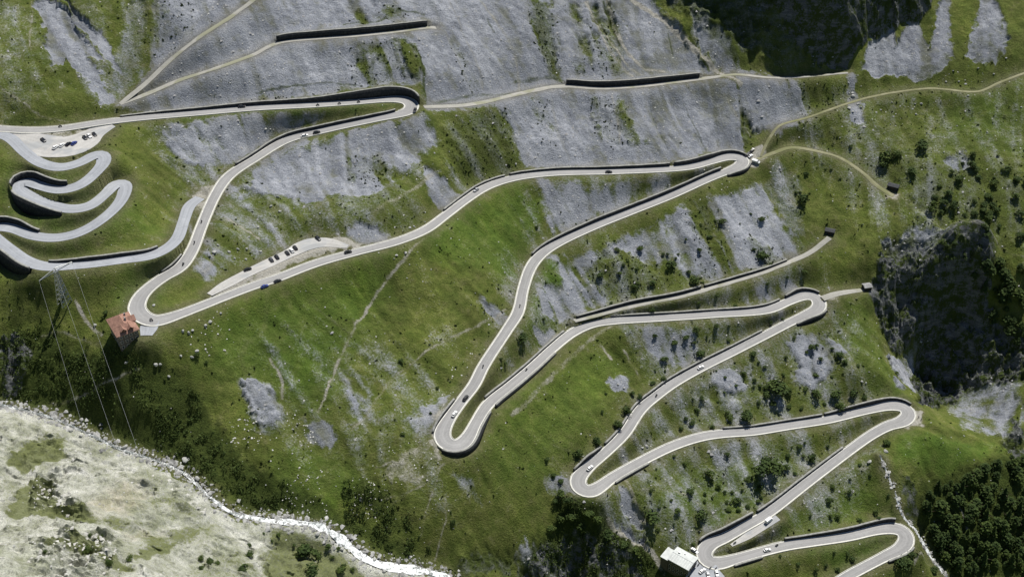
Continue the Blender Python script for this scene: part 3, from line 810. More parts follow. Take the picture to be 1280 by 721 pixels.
def ground_material():
    m, nt, b = new_mat('mountain_ground')
    g = NB(nt)
    c = g.coord()
    A = g.n('ShaderNodeVertexColor', layer_name='cover_a')
    B = g.n('ShaderNodeVertexColor', layer_name='cover_b')
    sa = g.n('ShaderNodeSeparateColor'); g.link(A.outputs['Color'], sa.inputs[0])
    sb = g.n('ShaderNodeSeparateColor'); g.link(B.outputs['Color'], sb.inputs[0])
    rock, lush, dark, pale = sa.outputs[0], sa.outputs[1], sa.outputs[2], A.outputs['Alpha']
    dirt, green, cliff, ochre = sb.outputs[0], sb.outputs[1], sb.outputs[2], B.outputs['Alpha']
    f1 = g.noise(c, .9, 5, .7)
    f2 = g.noise(c, .16, 5, .65)
    f3 = g.noise(c, .035, 4, .6)
    f4 = g.noise(c, 2.4, 2, .6)
    C = g.n('ShaderNodeVertexColor', layer_name='cover_c')
    sc_ = g.n('ShaderNodeSeparateColor'); g.link(C.outputs['Color'], sc_.inputs[0])
    s1, s2, n1 = sc_.outputs[0], sc_.outputs[1], sc_.outputs[2]

    def fuzzy(mask, amt=.55, n=f1, w=.16):
        x = g.math('ADD', mask, g.math('MULTIPLY', g.math('SUBTRACT', n, .5), amt))
        o = g.n('ShaderNodeMapRange', interpolation_type='SMOOTHSTEP')
        g.link(x, o.inputs[0])
        o.inputs[1].default_value = .5 - w
        o.inputs[2].default_value = .5 + w
        return o.outputs[0]
    olive = g.ramp(f2, [(.22, (.070, .091, .022)), (.42, (.102, .124, .030)), (.6, (.138, .150, .044)), (.78, (.195, .186, .09))])
    lushc = g.ramp(f2, [(.2, (.050, .096, .016)), (.5, (.080, .134, .022)), (.8, (.124, .166, .038))])
    lm = g.math('ADD', lush, g.math('MULTIPLY', g.math('SUBTRACT', f3, .5), 1.1), clamp=True)
    grass = g.mix(lm, olive, lushc)
    grass = g.mix(.7, grass, g.ramp(s1, [(.25, (.74, .76, .74)), (.5, (1, 1, 1)), (.75, (1.22, 1.18, 1.2))]), 'MULTIPLY')
    grass = g.mix(.75, grass, g.ramp(f1, [(.25, (.52, .54, .5)), (.5, (1, 1, 1)), (.75, (1.32, 1.28, 1.3))]), 'MULTIPLY')
    grass = g.mix(.8, grass, g.ramp(f4, [(.3, (.62, .62, .55)), (.52, (1, 1, 1)), (.72, (1.35, 1.3, 1.3))]), 'MULTIPLY')
    grass = g.mix(.9, grass, g.ramp(f3, [(.3, (.74, .78, .7)), (.5, (1, 1, 1)), (.7, (1.3, 1.2, 1.15))]), 'MULTIPLY')
    rk = g.ramp(f2, [(.25, (.188, .200, .226)), (.5, (.272, .286, .318)), (.75, (.385, .398, .430))])
    rk = g.mix(.85, rk, g.ramp(s1, [(.25, (.82, .83, .83)), (.45, (.98, .98, .98)), (.58, (1.02, 1.02, 1.02)), (.75, (1.16, 1.15, 1.14))]), 'MULTIPLY')
    rk = g.mix(.8, rk, g.ramp(s2, [(.22, (.88, .88, .88)), (.5, (1, 1, 1)), (.78, (1.1, 1.1, 1.1))]), 'MULTIPLY')
    rk = g.mix(.7, rk, g.ramp(f1, [(.25, (.66, .66, .66)), (.5, (1, 1, 1)), (.8, (1.3, 1.3, 1.28))]), 'MULTIPLY')
    rk = g.mix(.9, rk, g.ramp(f4, [(.3, (.66, .66, .66)), (.5, (1, 1, 1)), (.72, (1.36, 1.36, 1.36))]), 'MULTIPLY')
    rk = g.mix(.9, rk, g.ramp(f3, [(.3, (.76, .77, .79)), (.5, (1, 1, 1)), (.68, (1.18, 1.17, 1.15))]), 'MULTIPLY')
    # thin turf between the stones
    tl = g.math('ADD', g.math('SUBTRACT', .5, f3), g.math('MULTIPLY', g.math('SUBTRACT', .5, s1), .9))
    rk = g.mix(g.math('MULTIPLY', fuzzy(g.math('ADD', tl, .30), 1.1, f2, .22), .7), rk, (.115, .118, .065))
    edge = g.math('ADD', rock, g.math('ADD', g.math('MULTIPLY', g.math('SUBTRACT', f2, .5), .55), g.math('MULTIPLY', g.math('SUBTRACT', s1, .5), .5)))
    half = g.mix(.5, grass, rk)
    col = g.mix(fuzzy(g.math('ADD', edge, .16), 1.0, f1, .2), grass, half)
    col = g.mix(fuzzy(g.math('SUBTRACT', edge, .04), 1.1, f1, .17), col, rk)
    vg = g.ramp(f1, [(.3, (.06, .058, .036)), (.55, (.115, .105, .068)), (.75, (.20, .19, .15))])
    vm = g.math('MULTIPLY', fuzzy(g.math('MULTIPLY', C.outputs['Alpha'], .95), .9, f2, .35), .6)
    col = g.mix(vm, col, vg)
    scrub = g.ramp(f1, [(.3, (.018, .028, .008)), (.55, (.042, .060, .013)), (.75, (.085, .10, .028))])  # scrub colour; on the right meadow it also stands in for dimmer light
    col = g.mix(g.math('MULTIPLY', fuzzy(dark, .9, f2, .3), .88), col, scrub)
    pl = g.ramp(f2, [(.25, (.25, .255, .195)), (.42, (.40, .405, .34)), (.56, (.53, .53, .47)), (.72, (.68, .675, .63))])
    pl = g.mix(fuzzy(ochre, .8, f2, .4), pl, (.40, .32, .19))
    pl = g.mix(.8, pl, g.ramp(f3, [(.3, (.68, .71, .60)), (.5, (1, 1, 1)), (.7, (1.12, 1.12, 1.12))]), 'MULTIPLY')
    pl = g.mix(.8, pl, g.ramp(f1, [(.28, (.42, .42, .42)), (.5, (1, 1, 1)), (.75, (1.4, 1.4, 1.4))]), 'MULTIPLY')
    pl = g.mix(.9, pl, g.ramp(f4, [(.3, (.6, .6, .6)), (.6, (1.15, 1.15, 1.15))]), 'MULTIPLY')
    pgr = g.ramp(f1, [(.3, (.07, .085, .02)), (.6, (.14, .16, .045)), (.8, (.22, .22, .10))])
    tuft = fuzzy(g.math('MULTIPLY', g.noise(c, .09, 6, .75), .93), .55, f1, .09)
    pl = g.mix(g.math('MULTIPLY', tuft, .42), pl, pgr)
    pl = g.mix(g.math('MULTIPLY', fuzzy(g.math('ADD', green, g.math('MULTIPLY', g.math('SUBTRACT', f2, .5), .9)), 1.1, f1, .2), .85), pl, pgr)
    col = g.mix(fuzzy(pale, .35), col, pl)
    mp = g.n('ShaderNodeMapping'); mp.inputs['Scale'].default_value = (.12, .12, .9); g.link(c, mp.inputs['Vector'])
    strata = g.noise(mp.outputs[0], 1.0, 5, .7)
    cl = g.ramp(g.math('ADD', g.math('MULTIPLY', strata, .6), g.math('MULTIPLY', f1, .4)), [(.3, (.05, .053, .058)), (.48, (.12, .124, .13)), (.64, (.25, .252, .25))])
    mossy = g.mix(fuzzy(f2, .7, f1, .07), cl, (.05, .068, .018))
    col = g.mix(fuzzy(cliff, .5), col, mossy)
    dc = g.ramp(f1, [(.3, (.27, .255, .215)), (.7, (.43, .415, .37))])
    col = g.mix(g.math('MULTIPLY', dirt, .5, None, True), col, (.20, .185, .10))
    col = g.mix(fuzzy(dirt, .6, f1, .25), col, dc)
    g.link(col, b.inputs['Base Color'])
    b.inputs['Roughness'].default_value = .95
    b.inputs['Specular IOR Level'].default_value = .1
    h = g.math('ADD', g.math('MULTIPLY', f1, 1.0), g.math('MULTIPLY', f4, .45))
    g.link(g.bump(h, .9, 1.1), b.inputs['Normal'])
    return m


M_GROUND = ground_material()


def asphalt(name, c0, c1, patch):
    m, nt, b = new_mat(name)
    g = NB(nt)
    c = g.coord()
    f = g.noise(c, .12, 5, .7)
    f2 = g.noise(c, 1.1, 3, .7)
    col = g.ramp(f, [(.3, c0), (.7, c1)])
    col = g.mix(.5, col, g.ramp(f2, [(.3, (.8, .8, .8)), (.7, (1.15, 1.15, 1.15))]), 'MULTIPLY')
    col = g.mix(g.ramp(g.noise(c, .05, 3), [(.52, (0, 0, 0)), (.6, (1, 1, 1))]), col, patch)
    ln = g.n('ShaderNodeVertexColor', layer_name='lane')
    col = g.mix(1.0, col, ln.outputs['Color'], 'MULTIPLY')
    st = g.noise(c, .3, 6, .75, 1.5)
    col = g.mix(.7, col, g.ramp(st, [(.28, (.72, .72, .73)), (.45, (1, 1, 1)), (.62, (1, 1, 1)), (.75, (1.12, 1.12, 1.1))]), 'MULTIPLY')
    g.link(col, b.inputs['Base Color'])
    b.inputs['Roughness'].default_value = .8
    return m


M_ROAD = asphalt('worn_asphalt', (.26, .257, .252), (.31, .306, .30), (.278, .274, .27))
M_OLD = asphalt('bleached_asphalt', (.265, .278, .30), (.35, .365, .39), (.305, .318, .34))
M_TRACK = asphalt('gravel_track', (.27, .265, .235), (.36, .35, .315), (.24, .24, .17))
M_GRASSTRACK = asphalt('grassy_track', (.17, .17, .085), (.25, .24, .15), (.16, .165, .075))
M_GRAVEL = asphalt('pale_gravel', (.36, .35, .33), (.46, .45, .43), (.33, .335, .335))
M_LINE = simple('white_road_paint', (.66, .65, .60), .7, .22, .5)
M_KERB = simple('pale_kerb_stone', (.5, .49, .43), .9, .2, 1.2)


def masonry(name, c0, c1, c2):
    m, nt, b = new_mat(name)
    g = NB(nt)
    c = g.coord()
    v = g.n('ShaderNodeTexVoronoi', feature='DISTANCE_TO_EDGE')
    v.inputs['Scale'].default_value = 1.6
    g.link(c, v.inputs['Vector'])
    f = g.noise(c, .8, 5, .7)
    col = g.ramp(f, [(.25, c0), (.5, c1), (.8, c2)])
    col = g.mix(.6, col, g.ramp(v.outputs['Distance'], [(.0, (.45, .45, .45)), (.1, (1, 1, 1))]), 'MULTIPLY')
    g.link(col, b.inputs['Base Color'])
    b.inputs['Roughness'].default_value = .95
    g.link(g.bump(v.outputs['Distance'], .5, .2), b.inputs['Normal'])
    return m


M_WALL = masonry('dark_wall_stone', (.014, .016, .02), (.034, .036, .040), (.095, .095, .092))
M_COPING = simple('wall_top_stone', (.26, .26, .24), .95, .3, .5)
M_STONE = simple('limestone', (.36, .36, .34), .95, .35, 1.0)
M_STONE4 = simple('pale_limestone', (.42, .415, .385), .9, .45, .4)
M_STONE3 = simple('river_stone', (.27, .27, .26), .9, .75, .35)
M_STONE2 = simple('grey_stone', (.25, .25, .25), .95, .35, 1.0)

# ------------------------------------------------------------------ object helpers
def tag(o, label=None, cat=None, group=None, kind=None):
    if label: o['label'] = label
    if cat: o['category'] = cat
    if group: o['group'] = group
    if kind: o['kind'] = kind
    return o


def link(name, me, parent=None):
    o = bpy.data.objects.new(name, me)
    COL.objects.link(o)
    if parent: o.parent = parent
    return o


def empty(name, loc, rz=0, s=1):
    o = bpy.data.objects.new(name, None)
    o.location = loc
    o.rotation_euler = (0, 0, rz)
    o.scale = (s, s, s)
    o.empty_display_size = .5
    COL.objects.link(o)
    return o


def mesh_py(name, v, f, mats, smooth_=False, mi=None):
    me = bpy.data.meshes.new(name)
    me.from_pydata([tuple(map(float, p)) for p in v], [], f)
    for m in (mats if isinstance(mats, (list, tuple)) else [mats]):
        me.materials.append(m)
    if mi is not None:
        me.polygons.foreach_set('material_index', mi)
    if smooth_:
        me.polygons.foreach_set('use_smooth', [True] * len(me.polygons))
    me.update()
    return me


def fast_mesh(name, V, F, mat, smooth_=False):
    """V (n,3), F (m,3) or (m,4) arrays"""
    me = bpy.data.meshes.new(name)
    k_ = F.shape[1]
    me.vertices.add(len(V)); me.loops.add(F.size); me.polygons.add(len(F))
    me.vertices.foreach_set('co', np.ascontiguousarray(V, np.float32).ravel())
    me.loops.foreach_set('vertex_index', np.ascontiguousarray(F, np.int32).ravel())
    me.polygons.foreach_set('loop_start', np.arange(0, F.size, k_, dtype=np.int32))
    me.materials.append(mat)
    if smooth_:
        me.polygons.foreach_set('use_smooth', np.ones(len(F), bool))
    me.update(calc_edges=True)
    return me


# ------------------------------------------------------------------ the ground sheet
def build_ground():
    idx = np.arange(NX * NY).reshape(NY, NX)
    F = np.stack([idx[:-1, :-1], idx[:-1, 1:], idx[1:, 1:], idx[1:, :-1]], -1).reshape(-1, 4)
    me = fast_mesh('ground', np.stack([X, Y, Z], -1).reshape(-1, 3), F, M_GROUND, True)
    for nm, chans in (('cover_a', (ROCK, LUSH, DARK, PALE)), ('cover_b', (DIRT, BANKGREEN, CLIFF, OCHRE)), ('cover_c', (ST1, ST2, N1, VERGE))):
        a = me.color_attributes.new(nm, 'FLOAT_COLOR', 'POINT')
        a.data.foreach_set('color', np.stack(chans, -1).astype(np.float32).ravel())
    rough = ((CLIFF > .35) | (CRAG > .4) | ((PALE > .5) & (CRK > .3)))
    fr = rough[:-1, :-1] | rough[1:, 1:]
    me.polygons.foreach_set('use_smooth', ~fr.ravel())
    me.update()
    o = link('ground', me)
    tag(o, 'steep mountainside of grass, grey scree and pale rock', None, None, 'structure')


build_ground()

# ------------------------------------------------------------------ road surfaces
def strip(path, offs, zoff, i0=0, i1=None, jitter=0, seed=0):
    """sheet along a path; offs are lateral distances (left positive) or functions of hw"""
    i1 = path.n if i1 is None else i1
    hw = path.hw[i0:i1]
    V = []
    for k_, o in enumerate(offs):
        lat = o(hw) if callable(o) else np.full(len(hw), float(o))
        if jitter and k_ in (0, len(offs) - 1):
            s = np.arange(len(hw)) * 1.0
            lat = lat * (1 + jitter * (vnoise(s / 3, s * 0 + k_ * 7.7 + seed, 3) - .5) * .5)
        q = path.p[i0:i1].copy()
        q[:, :2] += path.l[i0:i1] * lat[:, None]
        zz = zoff[k_] if isinstance(zoff, (list, tuple)) else zoff
        q[:, 2] += zz
        V.append(q)
    V = np.stack(V, 1)
    m, c = V.shape[:2]
    idx = np.arange(m * c).reshape(m, c)
    F = np.stack([idx[:-1, :-1], idx[:-1, 1:], idx[1:, 1:], idx[1:, :-1]], -1).reshape(-1, 4)[:, ::-1]
    return V.reshape(-1, 3), F


LANES = [(1.0, .93), (.86, 1.03), (.68, .96), (.52, .9), (.3, 1.0), (.12, .93), (-.05, 1.06), (-.22, .95), (-.38, .9), (-.55, 1.0), (-.72, .92), (-.86, 1.03), (-1.0, .93)]


def surface(name, path, mat, label, jitter=0, z=0.0):
    offs = [lambda h, f_=f_: h * f_ + (.25 if f_ == 1 else (-.25 if f_ == -1 else 0)) for f_, _ in LANES]
    V, F = strip(path, offs, [z + .05 - .1 * f_ * f_ for f_, _ in LANES], jitter=jitter)
    me = fast_mesh(name, V, F, mat, True)
    at = me.color_attributes.new('lane', 'FLOAT_COLOR', 'POINT')
    lv = np.tile(np.array([w for _, w in LANES]), path.n)
    s_ = np.repeat(np.arange(path.n), len(LANES))
    lv = lv + (vnoise(s_ / 9.0, np.tile(np.arange(len(LANES)), path.n) / 2.5, 55) - .5) * .16
    at.data.foreach_set('color', np.repeat(lv[:, None], 4, 1).astype(np.float32).ravel())
    o = link(name, me)
    tag(o, label, None, None, 'structure')
    return o


road_o = surface('road', road, M_ROAD, 'narrow grey asphalt road zigzagging up the mountainside in hairpins')
for sgn in (1, -1):
    V, F = strip(road, [lambda h: sgn * (h - .28) + .19, lambda h: sgn * (h - .28) - .19], .035)
    link('edge_line', fast_mesh('edge_line', V, F, M_LINE), road_o)
    # low kerb wherever no wall rises
    h = road.hl if sgn > 0 else road.hr
    ok = h < .3
    i = 0
    while i < road.n:
        if not ok[i]:
            i += 1; continue
        j = i
        while j < road.n and ok[j]: j += 1
        if j - i > 4:
            offs = [lambda q, d=d_: sgn * (q + d) for d_ in (.02, .02, .42, .42)]
            V, F = strip(road, offs, [-.1, .22, .22, -.5], i, j)
            if sgn < 0: F = F[:, ::-1]
            link('kerb', fast_mesh('kerb', V, F, M_KERB), road_o)
        i = j
surface('abandoned_road', old, M_OLD, 'bleached abandoned road in tight loops at the left edge')
surface('footpath', tA, M_TRACK, 'pale track rising to the long dark wall high in the scree', .9)
surface('footpath', tB, M_TRACK, 'straight pale track running up to the right in the upper left scree', .9)
surface('footpath', tC, M_TRACK, 'pale track leading right from the topmost hairpin across the scree', .9)
surface('footpath', tD, M_GRASSTRACK, 'faint path crossing the meadow at upper right', .9)
surface('footpath', tE, M_GRASSTRACK, 'grassy track curving from the vehicles to the shoulder on the right', .9)
surface('footpath', tF, M_TRACK, 'grassy walled track above the middle road', .9)
surface('footpath', tG, M_TRACK, 'short spur from the hairpin toward the gorge', .6)
surface('car_park', pB, M_GRAVEL, 'pale gravel lay-by with parked cars above the road', .6, -.02)
surface('car_park', pA, M_GRAVEL, 'pale gravel car park at upper left between the two roads', .6, -.03)
surface('forecourt', hY, M_OLD, 'asphalt yard between the hotel and the hairpin', 0, -.04)
surface('forecourt', hC, M_OLD, 'grey yard beside the red roofed house', 0, -.04)
surface('lay_by', lay, M_GRAVEL, 'concrete lay-by with a white van beside the road above the hotel', 0, -.03)

# ------------------------------------------------------------------ retaining walls
def build_wall(path, i, j, side, hs, label):
    sg = 1 if side == 'L' else -1
    hw = path.hw[i:j + 1]
    p = path.p[i:j + 1]; l = path.l[i:j + 1]
    up = hs.mean() > 0
    s_ = np.arange(len(hw))
    wob = (vnoise(s_ / 2.3, s_ * 0 + i, 9) - .5) * .22
    if up:
        d0, d1 = .12, 1.12
        z_top = np.maximum(hs, .3) + .25 + wob; z_bot = np.full(len(hw), -.6)
    else:
        d0, d1 = .05, 1.2
        z_top = np.full(len(hw), .42) + wob * .4; z_bot = hs - 1.2
    bat = .0

    def row(d, z):
        q = p.copy()
        q[:, :2] += l * (sg * (hw + d))[:, None]
        q[:, 2] += z
        return q

    def tube(rows, closed=True):
        V = np.stack(rows, 1)
        m, c = V.shape[:2]
        idx = np.arange(m * c).reshape(m, c)
        F = []
        for k_ in range(c):
            k2 = (k_ + 1) % c
            F.append(np.stack([idx[:-1, k_], idx[:-1, k2], idx[1:, k2], idx[1:, k_]], -1))
        F = np.concatenate(F)
        caps = np.array([[idx[0, 3], idx[0, 2], idx[0, 1], idx[0, 0]], [idx[-1, 0], idx[-1, 1], idx[-1, 2], idx[-1, 3]]])
        F = np.concatenate([F, caps])
        if sg < 0: F = F[:, ::-1]
        return V.reshape(-1, 3), F
    slant = .12 * np.abs(hs)
    if up:
        rows = [row(d0, z_bot), row(d0 + slant * 0, z_top), row(np.full(len(hw), d1), z_top), row(d1, z_bot)]
    else:
        rows = [row(d0, z_bot), row(d0, z_top), row(d1, z_top), row(d1 + slant, z_bot)]
    V, F = tube(rows)
    c0 = p[len(p) // 2].copy()
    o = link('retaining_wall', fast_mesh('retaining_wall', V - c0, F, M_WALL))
    o.location = c0
    tag(o, label, 'wall', 'retaining walls along the roads', 'thing')
    cz = z_top
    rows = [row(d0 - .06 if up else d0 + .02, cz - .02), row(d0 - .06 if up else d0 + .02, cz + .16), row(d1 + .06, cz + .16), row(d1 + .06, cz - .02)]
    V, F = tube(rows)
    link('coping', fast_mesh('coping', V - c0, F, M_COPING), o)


for w_ in WALLS:
    build_wall(*w_)
# ------------------------------------------------------------------ loose stones and tufts: nobody could count them
def stone_shape(seed, sub=1):
    bm = bmesh.new()
    bmesh.ops.create_icosphere(bm, subdivisions=sub, radius=1)
    r_ = np.random.default_rng(seed)
    sx, sy, sz = r_.uniform(.75, 1.25), r_.uniform(.6, 1.0), r_.uniform(.5, .85)
    pl = [(Vector(r_.normal(size=3)).normalized(), r_.uniform(.55, .85)) for _ in range(7)]
    for v in bm.verts:
        c = v.co.copy()
        for n_, d in pl:
            e = c.dot(n_) - d
            if e > 0: c -= n_ * e
        v.co = Vector((c.x * sx, c.y * sy, c.z * sz))
    me = bpy.data.meshes.new('boulder')
    bm.to_mesh(me); bm.free()
    return me


def in_poly(P, x, y):
    ins = np.zeros(np.shape(x), bool)
    for a, b in zip(P, np.roll(P, -1, 0)):
        c = (a[1] > y) != (b[1] > y)
        ins ^= c & (x < (b[0] - a[0]) * (y - a[1]) / (b[1] - a[1] + 1e-12) + a[0])
    return ins


def road_clear(x, y):
    return mat_at(best, x, y)


def scatter_mesh(name, shape_v, shape_f, x, y, size, mat, sink=.3, zs=1.0, tilt=.5):
    n_ = len(x)
    k_ = len(shape_v)
    ang = rng.uniform(0, 2 * np.pi, n_)
    c, s_ = np.cos(ang), np.sin(ang)
    sc = np.stack([size * rng.uniform(.7, 1.3, n_), size * rng.uniform(.7, 1.3, n_), size * rng.uniform(.7, 1.2, n_) * zs], -1)
    v = shape_v[None] * sc[:, None]
    V = np.empty_like(v)
    V[..., 0] = v[..., 0] * c[:, None] - v[..., 1] * s_[:, None] + x[:, None]
    V[..., 1] = v[..., 0] * s_[:, None] + v[..., 1] * c[:, None] + y[:, None]
    V[..., 2] = v[..., 2] + (zat(x, y) - size * sink * zs)[:, None]
    F = shape_f[None] + (np.arange(n_) * k_)[:, None, None]
    return link(name, fast_mesh(name, V.reshape(-1, 3), F.reshape(-1, shape_f.shape[1]), mat))


OCT = np.array([(1, 0, .1), (.2, .9, 0), (-.9, .3, .1), (-.3, -.9, 0), (.1, .1, .8), (0, 0, -.8)], float)
OCTF = np.array([(0, 1, 4), (1, 2, 4), (2, 3, 4), (3, 0, 4)])


def pick(nc, prob, region=((-300, 330), (-260, 215))):
    x = rng.uniform(*region[0], nc); y = rng.uniform(*region[1], nc)
    p = prob(x, y)
    k_ = (rng.uniform(0, 1, nc) < p) & (road_clear(x, y) > 1.6)
    q = proj(np.stack([x, y, zat(x, y)], -1))
    k_ &= (q[:, 0] > -60) & (q[:, 0] < W + 60) & (q[:, 1] > -30) & (q[:, 1] < H + 40)
    return x[k_], y[k_]


x, y = pick(90000, lambda x, y: np.clip(.16 * mat_at(ROCK, x, y) + .5 * mat_at(PALE, x, y) * (mat_at(BANKGREEN, x, y) < .3) * .5 + .014 + .10 * (mat_at(N1, x, y) > .6) * (mat_at(ST1, x, y) > .5), 0, 1))
tag(scatter_mesh('loose_stones', OCT, OCTF, x, y, .24 + .55 * rng.uniform(0, 1, len(x)) ** 4, M_STONE), 'pale loose stones strewn over scree and turf', None, None, 'stuff')
x, y = pick(70000, lambda x, y: .3 * mat_at(ROCK, x, y) * (mat_at(ST1, x, y) > .45))
tag(scatter_mesh('scree_rubble', OCT, OCTF, x, y, .26 + 1.1 * rng.uniform(0, 1, len(x)) ** 5, M_STONE2), 'grey angular rubble lying on the scree slopes', None, None, 'stuff')


def leaf_mat(name, cols):
    m, nt, b = new_mat(name)
    g = NB(nt)
    c = g.coord()
    oi = g.n('ShaderNodeObjectInfo')
    f = g.noise(c, .8, 3, .7)
    col = g.ramp(f, [(.3, cols[0]), (.5, cols[1]), (.72, cols[2])])
    r_ = g.ramp(oi.outputs['Random'], [(0, (.75, .8, .8)), (.5, (1, 1, 1)), (1, (1.25, 1.18, 1.0))])
    g.link(g.mix(1.0, col, r_, 'MULTIPLY'), b.inputs['Base Color'])
    b.inputs['Roughness'].default_value = .8
    b.inputs['Specular IOR Level'].default_value = .15
    return m


M_LEAF = leaf_mat('dark_needles', [(.024, .042, .012), (.045, .070, .017), (.08, .105, .028)])
M_LEAF2 = leaf_mat('shrub_leaves', [(.03, .048, .012), (.05, .075, .018), (.085, .105, .03)])
M_BARK = simple('bark', (.09, .07, .05), .95, .3, 2)

# tufts of heath
tv, tf = [], []
for k_ in range(7):
    a = k_ * 2.4
    o = np.array([math.cos(a), math.sin(a), 0]) * .5 * (k_ % 3) / 2
    d = np.array([math.cos(a + 1), math.sin(a + 1), 0]) * .5
    tv += [o - d, o + d, o + np.array([math.cos(a * 1.7) * .35, math.sin(a * 1.7) * .35, .75])]
    tf.append((3 * k_, 3 * k_ + 1, 3 * k_ + 2))
tv, tf = np.array(tv), np.array(tf)
x, y = pick(60000, lambda x, y: np.clip((.42 * mat_at(DARK, x, y) + .02 + .10 * (mat_at(N1, x, y) > .58) + .16 * mat_at(MOTTLE, x, y) + .5 * mat_at(TURF, x, y) + .03 * mat_at(ROCK, x, y) * (mat_at(N2, x, y) > .55)) * (1 - mat_at(PALE, x, y)) * (1 - .93 * mat_at(ROCK, x, y) * (mat_at(TURF, x, y) < .2)) * (1 - mat_at(CLIFF, x, y) * .6), 0, 1))
tag(scatter_mesh('heath_tufts', tv, tf, x, y, .5 + .9 * rng.uniform(0, 1, len(x)) ** 2, M_LEAF2, .1), 'low dark tufts of heath over the slopes', None, None, 'stuff')
x, y = pick(9000, lambda x, y: .55 * (mat_at(MOTTLE, x, y) > .2) * (vnoise(x / 11, y / 11, 320) > .52) * (mat_at(ROCK, x, y) < .7) * (x > 20))
n_c = len(x); an_ = rng.uniform(0, 6.283, (n_c, 26)); r2_ = np.sqrt(rng.uniform(0, 1, (n_c, 26))); cr = rng.uniform(.35, 1.0, n_c)
hx = x[:, None] + np.cos(an_) * r2_ * cr[:, None]; hy = y[:, None] + np.sin(an_) * r2_ * cr[:, None]
hz = zat(hx, hy) + .1 + np.sqrt(np.clip(1 - r2_ ** 2, 0, 1)) * cr[:, None] * .9
V = (np.stack([hx, hy, hz], -1).reshape(-1, 1, 3) + rng.normal(size=(n_c * 26, 3, 3)) * .2).reshape(-1, 3)
tag(link('low_shrubs', fast_mesh('low_shrubs', V, np.arange(len(V)).reshape(-1, 3), M_LEAF)), 'countless small dark shrubs dotting the turf between the hairpins', None, None, 'stuff')
SCRUB_P = [wd(p) for p in ([(0,420),(60,400),(130,440),(190,455),(235,480),(262,505),(245,530),(310,585),(360,605),(370,640),(290,622),(230,590),(200,556),(150,535),(95,512),(50,500),(0,496)], [(430,595),(480,610),(520,655),(545,692),(500,692),(455,665),(420,645)], [(650,721),(668,690),(690,668),(702,636),(735,645),(760,662),(815,690),(835,721)])]
xs, ys = [], []
for P in SCRUB_P:
    a0, a1 = P.min(0), P.max(0)
    m_ = int((a1 - a0).prod() / 9)
    x = rng.uniform(a0[0], a1[0], m_); y = rng.uniform(a0[1], a1[1], m_)
    k_ = in_poly(P, x, y) & (vnoise(x / 7, y / 7, 300) > .38) & (road_clear(x, y) > 4)
    xs.append(x[k_]); ys.append(y[k_])
x, y = np.concatenate(xs), np.concatenate(ys)
# each clump of the thicket is many leaf faces
n_c = len(x)
pl_ = 46
ang = rng.uniform(0, 6.283, (n_c, pl_)); rr = np.sqrt(rng.uniform(0, 1, (n_c, pl_))); hh = rng.uniform(0, 1, (n_c, pl_))
cr = rng.uniform(1.0, 2.6, n_c)
hx = x[:, None] + np.cos(ang) * rr * cr[:, None]; hy = y[:, None] + np.sin(ang) * rr * cr[:, None]
hz = zat(hx, hy) + .2 + np.sqrt(np.clip(1 - rr ** 2, 0, 1)) * cr[:, None] * (.5 + .5 * hh) * .9
cen = np.stack([hx, hy, hz], -1).reshape(-1, 1, 3)
tri = rng.normal(size=(n_c * pl_, 3, 3)) * .32
V = (cen + tri).reshape(-1, 3)
tag(link('thicket', fast_mesh('thicket', V, np.arange(len(V)).reshape(-1, 3), M_LEAF)), 'dark thicket of low scrub on the steep bank above the river', None, None, 'stuff')

# ------------------------------------------------------------------ bushes and trees
def crown_mesh(name, seed, h, r, n_, kind, leaf):
    q = np.random.default_rng(seed)
    V, F = [], []
    lobes = [(q.uniform(-.45, .45) * r, q.uniform(-.45, .45) * r, q.uniform(.35, .75) * h, q.uniform(.45, .75) * r) for _ in range(6)]
    for k_ in range(n_):
        if kind == 'bush':
            lx, ly, lz, lr = lobes[k_ % 6]
            d = q.normal(size=3); d /= np.linalg.norm(d)
            if d[2] < -.35: d[2] *= -1
            c = np.array([lx, ly, lz]) + d * lr * q.uniform(.6, 1.05) * np.array([1, 1, .8 * h / (2 * r) + .35])
            nrm = d + q.normal(size=3) * .5
        else:
            t = q.uniform(0, 1)
            a = q.uniform(0, 6.283)
            bough = .74 + .26 * math.sin(t * 19 + 2.0 * math.sin(a * 3 + seed))
            rad = r * (math.sin(math.pi * (.16 + .84 * t) ** .8) ** .75) * bough * q.uniform(.6, 1.05)
            c = np.array([math.cos(a) * rad, math.sin(a) * rad, h * (.14 + .86 * t) - rad * .15])
            nrm = np.array([math.cos(a), math.sin(a), .5 + t]) + q.normal(size=3) * .45
        if kind == 'spruce':
            t = q.uniform(0, 1) ** 1.2; a = q.uniform(0, 6.283)
            rad = r * ((1 - t) ** .9 * .95 + .05) * (.7 + .3 * math.sin(t * 30 + 2 * math.sin(a * 4 + seed))) * q.uniform(.45, 1.05)
            c = np.array([math.cos(a) * rad, math.sin(a) * rad, h * (.08 + .92 * t) - rad * .2])
            nrm = np.array([math.cos(a), math.sin(a), .8]) + q.normal(size=3) * .45
        nrm /= np.linalg.norm(nrm)
        t1 = np.cross(nrm, q.normal(size=3)); t1 /= np.linalg.norm(t1)
        t2 = np.cross(nrm, t1)
        s = leaf * q.uniform(.7, 1.4)
        b = len(V)
        V += [c + t1 * s, c + t2 * s * .8, c - t1 * s * .9, c - t2 * s * .75]
        F.append((b, b + 1, b + 2, b + 3))
    return mesh_py(name, V, F, M_LEAF)


